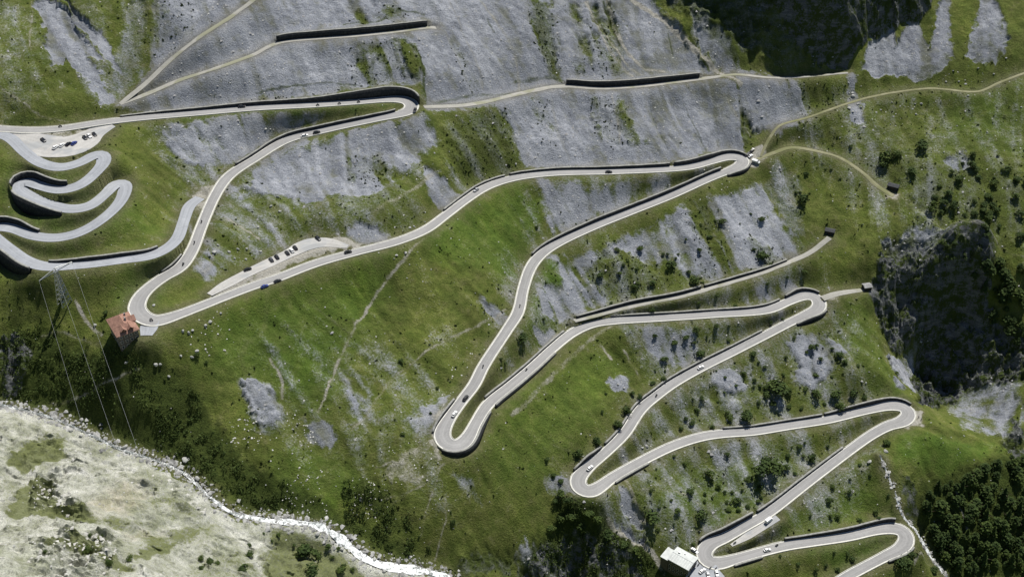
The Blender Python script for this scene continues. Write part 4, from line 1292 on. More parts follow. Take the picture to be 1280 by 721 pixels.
def trunk_mesh(name, seed, h, r, limbs):
    q = np.random.default_rng(seed)
    bm = bmesh.new()

    def seg(a, b, ra, rb):
        a, b = Vector(a), Vector(b)
        res = bmesh.ops.create_cone(bm, cap_ends=True, segments=6, radius1=ra, radius2=rb, depth=(b - a).length)
        rot = (b - a).to_track_quat('Z', 'Y').to_matrix().to_4x4()
        bmesh.ops.transform(bm, verts=res['verts'], matrix=Matrix.Translation((a + b) / 2) @ rot)
    seg((0, 0, -.5), (q.uniform(-.1, .1) * h, q.uniform(-.1, .1) * h, h * .75), r, r * .35)
    for k_ in range(limbs):
        a = k_ * 2.4 + q.uniform(0, 1); z = h * q.uniform(.2, .55)
        seg((0, 0, z), (math.cos(a) * h * .35, math.sin(a) * h * .35, z + h * .22), r * .45, r * .12)
    me = bpy.data.meshes.new(name)
    bm.to_mesh(me); bm.free()
    me.materials.append(M_BARK)
    return me


BUSH = [(crown_mesh('crown', 400 + k_, 1.8, 1.08, 340, 'bush', .15), trunk_mesh('trunk', 420 + k_, 1.3, .09, 4)) for k_ in range(8)]
TREE = [(crown_mesh('crown', 440 + k_, 2.2, 1.0, 420, 'tree', .15), trunk_mesh('trunk', 460 + k_, 2.2, .09, 4)) for k_ in range(6)]
TREE += [(crown_mesh('crown', 480 + k_, 2.8, .9, 420, 'spruce', .14), trunk_mesh('trunk', 490 + k_, 2.6, .08, 3)) for k_ in range(2)]


def quad(ox, oy, lst):
    return [(ox + a / 4, oy + b / 4, r / 4) for a, b, r in lst]


SPOTS = []
SPOTS += quad(640, 180, [(1048,398,24),(1018,388,10),(1245,382,20),(988,462,14),(945,400,8),(935,532,14),(525,530,16),(638,528,20),(790,605,28),(755,555,10),(780,552,10),(830,552,8),(820,575,8),(580,585,10),(555,610,10),(535,645,14),(490,650,5),(625,628,12),(440,660,20),(880,645,14),(905,690,28),(700,700,20),(955,690,10),(1250,560,34),(1210,530,10),(1195,350,8),(1140,400,6),(122,415,10),(320,400,6),(950,450,6),(870,480,8),(630,700,15),(1030,330,6),(1275,700,14)])
SPOTS += quad(960, 180, [(180,295,34),(140,245,10),(160,240,8),(207,248,6),(190,150,14),(152,158,6),(288,125,6),(315,128,8),(360,175,8),(130,210,6),(12,600,10),(95,665,10),(470,405,6),(415,12,12),(970,100,12),(1025,60,18),(1150,60,8),(790,60,8),(180,640,14),(720,140,26),(590,80,34),(570,100,24),(640,60,24),(770,15,34)])
SPOTS += quad(640, 360, [(55,265,34),(60,145,7),(120,160,8),(158,158,12),(222,172,6),(700,112,18),(712,240,14),(812,275,20),(760,358,20),(870,248,18),(922,215,22),(912,270,12),(938,325,28),(1018,195,15),(1085,192,9),(1080,262,12),(975,240,8),(935,80,14),(1022,45,10),(1118,85,12),(715,410,8),(765,412,8),(755,455,15),(705,475,14),(635,548,18),(600,530,14),(575,615,26),(530,685,26),(470,530,9),(450,622,10),(1205,332,18),(1232,372,8),(1265,395,12),(1022,415,7),(1065,445,10),(1155,435,14),(1210,458,12),(1238,490,12),(1208,495,8),(1118,488,12),(1065,520,9),(950,548,14),(902,555,8),(925,608,14),(1075,620,14),(1095,655,24),(1172,645,38),(900,680,16),(845,705,14),(1275,545,24),(1235,572,12),(1268,500,14),(870,655,14),(610,0,18),(495,72,10),(540,245,6),(1030,565,7),(1000,695,14)])
SPOTS += quad(960, 360, [(130,250,10),(88,348,12),(80,432,12),(215,300,20),(190,320,10),(240,290,12),(358,340,26),(320,305,10),(238,435,16),(320,440,8),(375,430,6),(448,390,12),(260,360,14),(45,510,56),(105,525,20),(190,508,16),(240,535,26),(285,578,10),(335,535,28),(360,590,30),(430,540,26),(485,550,16),(20,580,18),(105,595,14),(165,605,10),(410,590,14),(380,370,16),(15,170,12),(70,155,10),(135,355,6),(640,425,14)])
SPOTS += quad(640, 540, [(330,115,26),(425,50,24),(172,135,14),(245,245,18),(245,310,24),(220,345,20),(280,345,24),(205,215,14),(720,183,7),(720,228,7),(812,122,10),(862,155,12),(695,293,11),(797,342,10),(735,375,10),(825,400,20),(690,430,46),(892,298,24),(982,215,28),(1000,245,14),(1028,275,18),(962,312,12),(965,345,10),(1002,325,9),(1072,345,11),(1125,345,22),(1085,388,16),(1180,238,26),(1240,190,50),(1270,150,30),(1237,275,14),(1150,285,8),(1075,115,16),(1065,295,10),(1100,300,10),(1175,370,14),(950,430,34),(730,490,12),(808,458,8),(905,560,14),(1235,345,14),(1245,325,10),(1135,390,12),(380,400,30),(430,450,30),(300,420,28),(480,520,30),(560,560,30),(350,470,24),(200,480,26),(240,430,26),(620,600,24)])
SPOTS += quad(960, 540, [(120,75,8),(158,72,16),(300,70,11),(175,125,11),(220,135,24),(100,118,16),(88,178,22),(15,190,50),(60,180,20),(135,205,12),(325,275,14),(305,345,18),(410,300,16),(408,240,9),(460,160,10),(510,215,8),(212,412,8),(350,420,16),(310,425,14),(600,320,10),(540,400,16),(555,430,12),(455,440,14),(480,460,12),(425,635,18),(150,660,14),(395,610,12),(330,600,8),(60,620,8),(240,690,14),(345,690,14),(690,640,30),(660,670,34),(720,620,24),(830,690,20),(590,55,22),(40,140,10),(230,110,10),(185,55,8),(60,615,6),(290,665,10)])
SPOTS += quad(0, 540, [(1050,645,22),(1010,635,16),(1085,655,18),(1007,678,14),(1250,565,14),(1250,610,22),(1215,685,26),(445,515,14),(505,510,12),(440,590,24),(225,600,14),(550,650,20),(650,630,18)])
SPOTS += quad(320, 540, [(265,610,50),(220,605,24),(320,620,24),(115,517,14),(38,505,8),(80,540,8),(275,695,40),(430,690,26),(360,580,20),(410,580,12),(190,560,10),(380,625,12),(485,685,14),(440,670,14),(985,455,14),(975,395,6),(830,420,6),(735,10,14),(815,520,7),(672,490,8)])
SPOTS += quad(320, 360, [(728,362,16),(868,285,6),(798,423,6),(1000,395,7),(908,497,10),(970,465,7),(1165,220,7),(1225,355,9),(1245,380,12),(1118,328,5),(695,655,7),(875,622,8),(598,437,4),(863,530,5),(1130,218,4),(1025,480,5),(1225,385,8),(505,110,0)])
SPOTS += quad(0, 360, [(530,125,14),(512,150,10),(985,330,16),(1030,370,14)])
SPOTS = [s for s in SPOTS if s[2] > 0]


def river_side(q): return q[1] > np.interp(q[0], [0, 150, 290, 400, 545], [505, 560, 640, 657, 717])


def area_of(px, py):
    """words for where a spot lies among the roads"""
    if px < 545 and river_side((px, py)): return 'the pale river bank'
    def yon(pts):
        p = np.array(pts, float); return np.interp(px, p[:, 0], p[:, 1])
    if px > 1085 and py > 190 and py < 345: return 'the rough right shoulder'
    if px > 1085 and py >= 345 and py < 560: return 'the gorge brink'
    if px > 1105 and py >= 560: return 'the wooded ravine'
    if px > 950 and py < 300: return 'the meadow beyond the scree'
    if px < 640:
        if py > 400 and px < 300: return 'the bank below the red house'
        return 'the broad grass slope' if py > 330 else 'the upper left slopes'
    lA = yon([(640,225),(840,211),(930,200)]) if px < 930 else 200
    lB = yon([(690,308),(740,284),(840,244),(910,213),(960,195)])
    lC = yon([(700,405),(765,397),(890,391),(1007,367),(1060,362)])
    lD = yon([(640,640),(735,600),(757,565),(801,511),(877,459),(960,417),(1024,385)])
    lE = yon([(640,650),(737,614),(802,576),(875,546),(985,532),(1136,512)])
    lF = yon([(800,720),(884,690),(932,657),(1010,602),(1060,564),(1136,522)])
    lG = yon([(880,700),(945,690),(1060,670),(1130,665)])
    if py < lB: return 'the scree under the upper hairpins'
    if py < lC: return 'the streaky middle slope'
    if py < lD: return 'the slope between the middle hairpins'
    if py < lE: return 'the slope inside the bushy hairpin'
    if py < lF: return 'the slope above the hotel'
    if py < lG: return 'the grass inside the hotel hairpin'
    return 'the slope under the lowest road' if px > 880 else 'the rocky drop left of the hotel'


ORD = ['first', 'second', 'third', 'fourth', 'fifth', 'sixth', 'seventh', 'eighth', 'ninth', 'tenth', 'eleventh', 'twelfth', 'thirteenth', 'fourteenth', 'fifteenth', 'sixteenth', 'seventeenth', 'eighteenth', 'nineteenth', 'twentieth']


def label_set(items, noun, verb):
    """items: dict(px,py,r,o). Singles out each by size, neighbour and place"""
    by = {}
    for it in items:
        it['area'] = area_of(it['px'], it['py'])
        by.setdefault(it['area'], []).append(it)
    for area, L in by.items():
        for it in L:
            it['lab'] = None
            it['o']['group'] = f'{noun[1]} on {area}'

        def take(key, words):
            c = [i for i in L if not i['lab']]
            if c:
                min(c, key=key)['lab'] = words
        if len(L) == 1:
            L[0]['lab'] = f'the only {noun[0]} {verb} {area}'
        else:
            take(lambda i: -i['r'], f'largest {noun[0]} {verb} {area}')
            take(lambda i: i['px'], f'leftmost {noun[0]} {verb} {area}')
            take(lambda i: -i['px'], f'rightmost {noun[0]} {verb} {area}')
            take(lambda i: i['py'], f'topmost {noun[0]} {verb} {area}')
            take(lambda i: -i['py'], f'lowest {noun[0]} {verb} {area}')
            take(lambda i: -i['r'], f'second largest {noun[0]} {verb} {area}')
        rest = [i for i in L if not i['lab']]
        if rest:
            xa, xb = min(i['px'] for i in rest), max(i['px'] for i in rest) + 1e-6
            ya, yb = min(i['py'] for i in rest), max(i['py'] for i in rest) + 1e-6
        m = len(rest)
        nx_, ny_ = (1, 1) if m <= 6 else ((2, 2) if m <= 24 else (3, 3))
        cells = {}
        for it in rest:
            sz = 'small' if it['r'] < 2.6 else ('medium' if it['r'] < 5 else 'big')
            near = [w for w, p in MARKS if math.hypot(p[0] - it['px'], p[1] - it['py']) < 34]
            if near: key = (sz, 'near ' + near[0])
            elif nx_ == 1: key = (sz, f'{verb} {area}')
            else:
                cx = int((it['px'] - xa) / (xb - xa) * nx_); cy = int((it['py'] - ya) / (yb - ya) * ny_)
                wx = ('left', 'right')[cx] if nx_ == 2 else ('left', 'middle', 'right')[cx]
                wy = ('upper', 'lower')[cy] if ny_ == 2 else ('upper', 'central', 'lower')[cy]
                key = (sz, f'at {wy} {wx} of {area}')
            cells.setdefault(key, []).append(it)
        for (sz, where), M in cells.items():
            M.sort(key=lambda i: i['px'])
            for k_, it in enumerate(M):
                it['lab'] = f'{sz} {noun[0]} {where}' if len(M) == 1 else (f'{ORD[k_]} {sz} {noun[0]} from left {where}' if k_ < len(ORD) else f'{sz} {noun[0]} among many {where}')
        for it in L: it['o']['label'] = ' '.join(it['lab'].split()[:16])


MARKS = [('the tip of the bulging hairpin', (568, 557)), ('the bushy left hairpin bend', (737, 614)), ('the hotel', (850, 698)), ('the lay-by with the van', (960, 650)), ('the hairpin beside the gorge', (1136, 519)),
         ('the hairpin with the rounded dark wall', (1022, 381)), ('the hairpin with white vehicles', (930, 203)), ('the lowest hairpin by the stream', (1130, 670)), ('the red roofed house', (157, 405)), ('the dark shelter at the track end', (1036, 288)),
         ('the end of the grassy walled track', (740, 395)), ('the stream', (1115, 620))]


def plant(kind, spots, name, cat, noun, hfac):
    protos = BUSH if kind == 'bush' else TREE
    P = hit([(a, b + (r * .25 if kind == 'bush' else 0)) for a, b, r in spots])
    items = []
    for k_, ((a, b, r), p) in enumerate(zip(spots, P)):
        dist = np.linalg.norm(p - CAM_POS)
        rad = r / KF * dist
        cl = road_clear(p[0], p[1])
        if cl < rad * .55 + .5: rad = max(.5, (cl - .3) / .6) if cl > .8 else rad * .5
        if cl < .4: continue
        cm, tm = protos[int(rng.integers(len(protos)))]
        rz = rng.uniform(0, 6.28)
        sz = rad * rng.uniform(*hfac)
        if r < 2.0:
            o = link(name, cm)
            o.location = p - np.array([0, 0, .25 * rad]); o.rotation_euler = (0, 0, rz); o.scale = (rad, rad, sz)
        else:
            o = empty(name, p - np.array([0, 0, .2]), rz)
            o.scale = (rad, rad, sz)
            link('crown', cm, o); link('trunk', tm, o)
        tag(o, None, cat)
        rk_ = mat_at(ROCK, p[0], p[1])
        items.append(dict(px=a, py=b, r=r, o=o, ground='rooted in grey scree' if rk_ > .5 else ('close by the road edge' if cl < 7 else 'on open turf')))
    label_set(items, noun, 'on')


plant('bush', SPOTS, 'dwarf_pine_bush', 'bush', ('dark green bush', 'dark bushes'), (.5, .75))
FOREST = [[(1152,618),(1165,598),(1200,602),(1255,572),(1285,572),(1285,718),(1192,718),(1165,680)], [(1185,215),(1240,200),(1285,220),(1285,300),(1225,300),(1205,285),(1180,262)], [(1215,330),(1285,330),(1285,440),(1250,420),(1225,380)], [(1150,240),(1180,225),(1190,280),(1165,268)], [(1165,300),(1215,308),(1210,325),(1170,322)]]
SHOULDER = []
for P_, c_ in zip((FOREST[1], FOREST[3], FOREST[4]), (34, 7, 7)):
    P_ = np.array(P_, float)
    while c_:
        a, b = rng.uniform(P_[:, 0].min(), P_[:, 0].max()), rng.uniform(P_[:, 1].min(), P_[:, 1].max())
        if in_poly(P_, np.array([a]), np.array([b]))[0]:
            SHOULDER.append((a, b, rng.uniform(2.5, 6))); c_ -= 1
plant('bush', SHOULDER, 'shoulder_bush', 'bush', ('dark rounded shrub', 'shrubs'), (.5, .75))
tsp = []
for P, cnt, r0, r1 in zip(FOREST, (125, 0, 34, 0, 0), (3, 3.5, 3, 3.5, 3), (9.5, 7.5, 9, 7, 5)):
    P = np.array(P, float)
    got = []
    tries = 0
    while len(got) < cnt and tries < 6000:
        tries += 1
        a = rng.uniform(P[:, 0].min(), P[:, 0].max()); b = rng.uniform(P[:, 1].min(), P[:, 1].max())
        if not in_poly(P, np.array([a]), np.array([b]))[0]: continue
        r = rng.uniform(r0, r1)
        if any(math.hypot(a - g_[0], (b - g_[1]) * 1.4) < (r + g_[2]) * .42 for g_ in got): continue
        got.append((a, b, r))
    tsp += got
plant('tree', tsp, 'spruce_tree', 'tree', ('dark conifer', 'dark conifers'), (.6, .9))

# ------------------------------------------------------------------ boulders
ROCKS = [stone_shape(500 + k_, 2) for k_ in range(9)]
for me in ROCKS: me.materials.append(M_STONE)
PALEROCK = M_STONE


def boulders(spots, noun, verb='on'):
    P = hit([(a, b) for a, b, r in spots])
    items = []
    for (a, b, r), p in zip(spots, P):
        if road_clear(p[0], p[1]) < .6: continue
        s = r / KF * np.linalg.norm(p - CAM_POS)
        o = link('boulder', ROCKS[int(rng.integers(len(ROCKS)))])
        o.location = p + np.array([0, 0, s * .2]); o.rotation_euler = (rng.uniform(-.3, .3), rng.uniform(-.3, .3), rng.uniform(0, 6.28)); o.scale = (s, s, s * rng.uniform(.8, 1.1))
        tag(o, None, 'boulder')
        cl = road_clear(p[0], p[1])
        items.append(dict(px=a, py=b, r=r * 1.4, o=o, ground='among grey scree' if mat_at(ROCK, p[0], p[1]) > .5 else ('close by the road edge' if cl < 8 else 'on open turf')))
    label_set(items, noun, verb)


def eighth(ox, oy, lst, d=8): return [(ox + a / d, oy + b / d, r / d) for a, b, r in lst]


BO = eighth(260, 280, [(500,38,18),(408,130,17),(300,258,17),(385,248,18),(522,272,16),(270,352,18),(378,350,18),(215,285,22),(60,290,26),(100,215,14)])
BO += [(192, 381.5, 2.2), (119, 407, 3), (266, 362, 3.6), (271, 361, 3.0), (195, 457, 3.4), (200, 454, 3), (232, 576, 5.0), (247, 598, 4.2), (158, 452, 2.6), (211, 470, 2.4), (229, 415, 3.2), (236, 416, 3), (241, 414, 2.6), (257, 407, 3), (263, 403, 2.6), (276, 392, 2), (246, 440, 3.4), (240, 446, 2.4), (226, 445, 1.8)]
BO += quad(320, 180, [(75,310,9),(120,335,8),(545,278,5),(10,418,7),(703,560,9),(690,572,6),(748,545,9),(875,627,5),(20,537,5),(822,575,4),(110,265,9),(752,100,8),(412,345,4),(320,150,7),(755,155,5),(770,420,8),(790,415,7),(190,322,5),(265,320,4),(320,345,7),(967,38,4),(910,135,3),(755,672,4),(768,605,4),(1118,305,4),(1213,490,4),(808,540,4),(845,390,6)])
BO += quad(320, 360, [(345,100,5),(865,240,5),(876,232,5),(903,250,5),(900,427,5),(215,460,6),(265,460,5),(393,462,6),(358,605,5),(460,527,4),(492,545,4),(168,292,4),(210,312,3),(195,238,4),(1097,30,5),(1138,122,4),(668,44,4),(817,54,3),(1052,440,3),(350,625,3),(183,705,6),(200,690,4),(250,18,3)])
BO += quad(320, 540, [(523,342,7),(910,155,5),(627,338,5),(50,265,4),(190,250,4),(210,232,4),(225,255,4),(250,245,4),(268,230,4),(305,250,4),(175,268,4),(155,292,4),(150,335,4),(165,330,4),(175,340,4),(200,330,4),(195,370,4),(180,355,4),(400,270,4),(275,92,6),(182,105,5),(1168,350,4),(658,375,4),(820,477,5),(655,480,4),(480,385,4),(505,410,4),(490,360,4)])
BO += quad(960, 0, [(325,280,5),(890,412,5),(953,412,5),(925,357,4),(1190,292,5),(1128,375,6),(1115,440,7),(1000,480,6),(765,520,7),(740,573,6),(612,622,5),(1265,540,6),(735,520,4),(680,375,5),(1050,345,5),(640,570,5),(620,510,4),(360,688,4),(435,648,4),(227,320,4),(945,632,4),(1243,600,4),(1095,662,4),(425,485,14),(440,500,9),(410,520,10),(450,525,9),(405,545,10),(425,560,8),(420,470,8),(405,470,7),(465,540,8)])
BO += quad(960, 180, [(880,42,5),(437,252,5),(393,327,4),(475,405,4),(268,540,4),(388,542,4),(248,472,6),(600,443,5),(760,580,6),(948,320,6),(1128,380,5),(1182,35,4),(690,60,4),(1165,150,4),(500,172,5),(430,212,3),(132,92,3)])
BO += quad(640, 180, [(130,50,6),(20,100,7),(178,560,6)]) + quad(640, 360, [(5,388,5),(560,500,8),(530,480,7),(1178,488,6),(990,475,5),(275,150,4)]) + quad(960, 360, [(447,312,5),(505,420,4),(490,475,9),(470,465,8),(800,260,5),(765,265,6)]) + quad(960, 540, [(505,152,11),(980,18,5),(590,95,12),(1030,140,4),(235,330,6),(225,340,6)]) + quad(640, 540, [(675,70,12),(650,80,8),(940,500,6),(895,490,4),(1018,390,4),(355,120,6)])
boulders(BO, ('pale grey boulder', 'pale boulders'))
# banks of the two streams
rb = []
rpx = proj(rv.p)
for k_ in range(85):
    i = int(rng.integers(6, rv.n - 4))
    sd = rng.choice([-1, 1], p=[.45, .55]); off = rv.hw[i] * (.45 if rng.uniform() < .4 else 1) + rng.uniform(-.4, 3.6) * (1.3 if i < rv.n * .55 else .8)
    q = rv.p[i].copy(); q[:2] += rv.l[i] * sd * off
    q[2] = zat(q[0], q[1])
    a, b = proj(q)
    if -5 < a < 560 and b < 724: rb.append((a, b, float(.9 + 2.6 * rng.uniform() ** 3), q))
for k_ in range(22):
    i = int(rng.integers(2, bk.n - 3))
    off = rng.choice([-1, 1]) * (bk.hw[i] + rng.uniform(-.3, 1.6))
    q = bk.p[i].copy(); q[:2] += bk.l[i] * off; q[2] = zat(q[0], q[1])
    a, b = proj(q)
    rb.append((a, b, float(.7 + 1.3 * rng.uniform() ** 2), q))
items = []
for a, b, r, q in rb:
    s = r / KF * np.linalg.norm(q - CAM_POS)
    o = link('boulder', ROCKS[int(rng.integers(len(ROCKS)))])
    o.location = q + np.array([0, 0, s * .3]); o.rotation_euler = (rng.uniform(-.4, .4), rng.uniform(-.4, .4), rng.uniform(0, 6.28)); o.scale = (s, s, s * .9)
    tag(o, None, 'boulder')
    where = 'the right stream' if a > 900 else ('the stony head of the river' if a < 130 else ('the rocky bend of the river' if a < 280 else ('the white rapids' if a < 420 else 'the foaming lower river')))
    items.append(dict(px=a, py=b, r=r * 1.4, o=o, w=where))
for where in sorted({i['w'] for i in items}):
    L = [i for i in items if i['w'] == where]
    L.sort(key=lambda i: i['px'])
    big = max(L, key=lambda i: i['r'])
    n_of = {}
    for i in L:
        i['o']['group'] = 'boulders along ' + where
        sz = 'small rounded' if i['r'] < 2.0 else ('middling' if i['r'] < 3.0 else 'big blocky')
        n_of[sz] = n_of.get(sz, 0) + 1
        k_ = n_of[sz] - 1
        i['o']['label'] = f'{ORD[k_]} {sz} pale boulder from left beside {where}' if k_ < len(ORD) else f'{sz} pale boulder among many farther right beside {where}'
    big['o']['label'] = 'largest blocky pale boulder beside ' + where
# the countless smaller stones of the two beds
x, y = pick(26000, lambda x, y: .55 * np.clip(mat_at(CRAG, x, y) * 1.2 - .1, 0, 1) * (vnoise(x / 5, y / 5, 330) > .42), ((-300, -60), (-262, -110)))
tag(scatter_mesh('crag_blocks', OCT, OCTF, x, y, .35 + 1.2 * rng.uniform(0, 1, len(x)) ** 3, M_STONE4, .25, .8), 'pale fractured blocks of the crags on the river bank', None, None, 'stuff')
x, y = [], []
for P_ in ([(345,585),(405,585),(412,640),(352,645)], [(345,500),(405,540),(385,562),(340,545)], [(285,520),(330,520),(325,560),(290,560)], [(470,560),(540,540),(545,600),(480,610)], [(225,395),(290,380),(285,440),(230,450)], [(440,590),(480,600),(470,650),(440,640)], [(560,430),(600,430),(580,500),(540,520)]):
    P_ = wd(P_); m_ = 60
    a_ = rng.uniform(P_[:, 0].min(), P_[:, 0].max(), m_); b_ = rng.uniform(P_[:, 1].min(), P_[:, 1].max(), m_)
    k_ = in_poly(P_, a_, b_) & (road_clear(a_, b_) > 2); x.append(a_[k_]); y.append(b_[k_])
x, y = np.concatenate(x), np.concatenate(y)
tag(scatter_mesh('white_stones', OCT, OCTF, x, y, .28 + .42 * rng.uniform(0, 1, len(x)) ** 2, M_STONE4, .25), 'clusters of small white stones on the green slope', None, None, 'stuff')
xs, ys = [], []
for path, cnt, spread in ((rv, 1900, 3.6), (bk, 170, 1.0)):
    ii = rng.integers(2, path.n - 2, cnt)
    off = rng.choice([-1, 1], cnt) * (path.hw[ii] * rng.choice([.5, 1.0], cnt, p=[.3, .7]) + np.abs(rng.normal(0, 1, cnt)) * spread * .6 - .3)
    xs.append(path.p[ii, 0] + path.l[ii, 0] * off + rng.normal(0, .5, cnt)); ys.append(path.p[ii, 1] + path.l[ii, 1] * off + rng.normal(0, .5, cnt))
x, y = np.concatenate(xs), np.concatenate(ys)
tag(scatter_mesh('river_stones', OCT, OCTF, x, y, .35 + 1.5 * rng.uniform(0, 1, len(x)) ** 3, M_STONE3, .2), 'pale rounded stones crowding both stream beds', None, None, 'stuff')

# ------------------------------------------------------------------ water
def water_mat():
    m, nt, b = new_mat('mountain_water')
    g = NB(nt)
    c = g.coord()
    f = g.noise(c, .3, 6, .72, 1.2)
    at = g.n('ShaderNodeVertexColor', layer_name='foam')
    x = g.math('ADD', f, g.math('MULTIPLY', g.math('SUBTRACT', at.outputs['Color'], .5), .6))
    fo = g.ramp(x, [(.44, (0, 0, 0)), (.54, (1, 1, 1))])
    g.link(g.mix(fo, (.13, .145, .14), (.72, .74, .74)), b.inputs['Base Color'])
    g.link(g.ramp(x, [(.44, (.15, .15, .15)), (.54, (.7, .7, .7))]), b.inputs['Roughness'])
    g.link(g.bump(f, .6, .6), b.inputs['Normal'])
    return m


M_WATER = water_mat()


def water(name, path, foam, label, widen=.2):
    offs = [-1, -.6, -.2, .2, .6, 1]
    V, F = strip(path, [lambda h, k_=k_: (h + widen) * k_ for k_ in offs], -.42)
    V = V + np.stack([0 * V[:, 0], 0 * V[:, 0], (fbm(V[:, 0] / 2.2, V[:, 1] / 2.2, 200, 3) - .5) * .7], -1)
    me = fast_mesh(name, V, F, M_WATER, True)
    fv = np.repeat(np.interp(np.linspace(0, 1, path.n), np.linspace(0, 1, len(foam)), foam), len(offs))
    a = me.color_attributes.new('foam', 'FLOAT_COLOR', 'POINT')
    a.data.foreach_set('color', np.repeat(fv[:, None], 4, 1).astype(np.float32).ravel())
    tag(link(name, me), label, None, None, 'structure')


water('river', rv, [.38, .36, .36, .34, .34, .44, .54, .52, .6, .56, .58], 'white foaming mountain river between dark bank and pale bank')
water('stream', bk, [.4, .5, .6, .55, .5], 'narrow white stream tumbling past the lowest hairpin', .1)

# ------------------------------------------------------------------ buildings
M_TILE = simple('red_roof_tiles', (.29, .165, .125), .9, .3, .9)
M_SHEET = simple('white_sheet_roof', (.5, .52, .505), .65, .14, .4)
M_PLASTER = simple('grey_plaster', (.12, .105, .09), .9, .15, .6)
M_DARKWOOD = simple('dark_timber', (.06, .045, .035), .85, .3, 2)
M_GLASS = simple('window_glass', (.03, .035, .045), .12, .1, 1, 0, .6)
M_FRAME = simple('window_frame_paint', (.55, .53, .48), .7, .1, 2)
M_METAL = simple('galvanised_steel', (.50, .51, .50), .5, .1, 2, .6)


def bm_box(bm, c, s, rz=0.0):
    r_ = bmesh.ops.create_cube(bm, size=1)
    bmesh.ops.transform(bm, verts=r_['verts'], matrix=Matrix.Translation(c) @ Matrix.Rotation(rz, 4, 'Z') @ Matrix.Diagonal((*s, 1)))
    return r_['verts']


def bm_obj(name, bm, mat, parent=None, bevel=0):
    if bevel:
        bmesh.ops.bevel(bm, geom=list(bm.edges), offset=bevel, segments=1, affect='EDGES')
    me = bpy.data.meshes.new(name)
    bm.to_mesh(me); bm.free()
    me.materials.append(mat)
    return link(name, me, parent)


def facade(root, lx, ly, z0, z1, floors, side, nwin, wsize=(1.0, 1.4)):
    """windows on one side of a lx x ly block: each a frame with a pane"""
    for fl in range(floors):
        for k_ in range(nwin):
            u = (k_ + .5) / nwin - .5
            z = z1 - 1.5 - fl * 2.9
            if z - wsize[1] / 2 < z0: continue
            if side in 'SN':
                sg = -1 if side == 'S' else 1
                c = Vector((u * lx, sg * ly / 2, z)); s = (wsize[0] + .24, .12, wsize[1] + .24); sp = (wsize[0], .06, wsize[1]); dn = Vector((0, sg, 0))
            else:
                sg = -1 if side == 'W' else 1
                c = Vector((sg * lx / 2, u * ly, z)); s = (.12, wsize[0] + .24, wsize[1] + .24); sp = (.06, wsize[0], wsize[1]); dn = Vector((sg, 0, 0))
            bm = bmesh.new(); bm_box(bm, c + dn * .04, s)
            w = bm_obj('window', bm, M_FRAME, root)
            bm = bmesh.new(); bm_box(bm, c + dn * .09, sp)
            bm_obj('pane', bm, M_GLASS, w)


def prism_roof(lx, ly, rise, over, hip, th=.28):
    """hipped (hip>0) or gabled roof over a lx x ly block, ridge along x, with thickness"""
    a, b = lx / 2 + over, ly / 2 + over
    r_ = lx / 2 + over - hip
    top = [(-a, -b, 0), (a, -b, 0), (a, b, 0), (-a, b, 0), (-r_, 0, rise), (r_, 0, rise)]
    bot = [(x_, y_, z_ - th) for x_, y_, z_ in top]
    V = top + bot
    F = [(0, 1, 5, 4), (2, 3, 4, 5), (1, 2, 5), (3, 0, 4)]
    F += [tuple(i + 6 for i in f[::-1]) for f in F]
    F += [(0, 6, 7, 1), (1, 7, 8, 2), (2, 8, 9, 3), (3, 9, 6, 0)]
    return V, F


def ground_low(c, rz, lx, ly):
    z = []
    for sx in (-.5, 0, .5):
        for sy in (-.5, 0, .5):
            x_ = c[0] + math.cos(rz) * sx * lx - math.sin(rz) * sy * ly
            y_ = c[1] + math.sin(rz) * sx * lx + math.cos(rz) * sy * ly
            z.append(float(zat(x_, y_)))
    return min(z)


# the inn with the red tiled roof below the lowest left hairpin
hc = np.array([-188.3, -102.6]); hrz = R(-57); HX, HY = 14.6, 9.8; EZ = 147.9
gl = ground_low(hc, hrz, HX, HY) - .8
house = empty('red_roofed_house', (hc[0], hc[1], gl), hrz)
tag(house, 'stone house with a red tiled hipped roof beside the lower left hairpin', 'house')
ez = EZ - gl
bm = bmesh.new(); bm_box(bm, Vector((0, 0, ez / 2)), (HX, HY, ez)); bm_obj('wall', bm, M_PLASTER, house)
V, F = prism_roof(HX, HY, 3.7, .8, 4.6)
ro = link('roof', mesh_py('roof', [(a, b, c + ez + .25) for a, b, c in V], F, M_TILE), house)
for dx, dy, w in ((4.6, -1.6, 2.6), (4.6, 1.9, 2.2)):
    V, F = prism_roof(4.2, w, 1.3, .25, 0)
    link('dormer_roof', mesh_py('dormer_roof', [(a + dx + .6, b + dy, c + ez + 1.9) for a, b, c in V], F, M_TILE), ro)
    bm = bmesh.new(); bm_box(bm, Vector((dx + .9, dy, ez + .95)), (3.0, w - .2, 1.5)); bm_obj('dormer_wall', bm, M_DARKWOOD, ro)
V, F = prism_roof(5.5, 4.4, 1.9, .3, 0)
link('cross_gable', mesh_py('cross_gable', [(-b - 1.0, a + 3.4, c + ez + 1.2) for a, b, c in V], F, M_TILE), ro)
bm = bmesh.new(); bm_box(bm, Vector((1.2, 1.4, ez + 3.6)), (.9, .8, 2.4)); ch = bm_obj('chimney', bm, M_STONE2, ro)
bm = bmesh.new(); bm_box(bm, Vector((-3.6, 2.6, ez + 2.6)), (.7, .7, 2.2)); bm_obj('chimney', bm, M_STONE2, ro)
for sd, n_ in (('S', 6), ('N', 6), ('E', 4), ('W', 4)):
    facade(house, HX, HY, .8, ez, 3, sd, n_)
bm = bmesh.new(); bm_box(bm, Vector((HX / 2 + .05, 0, max(1.2, ez - 8.6))), (.16, 1.3, 2.2)); bm_obj('door', bm, M_DARKWOOD, house)

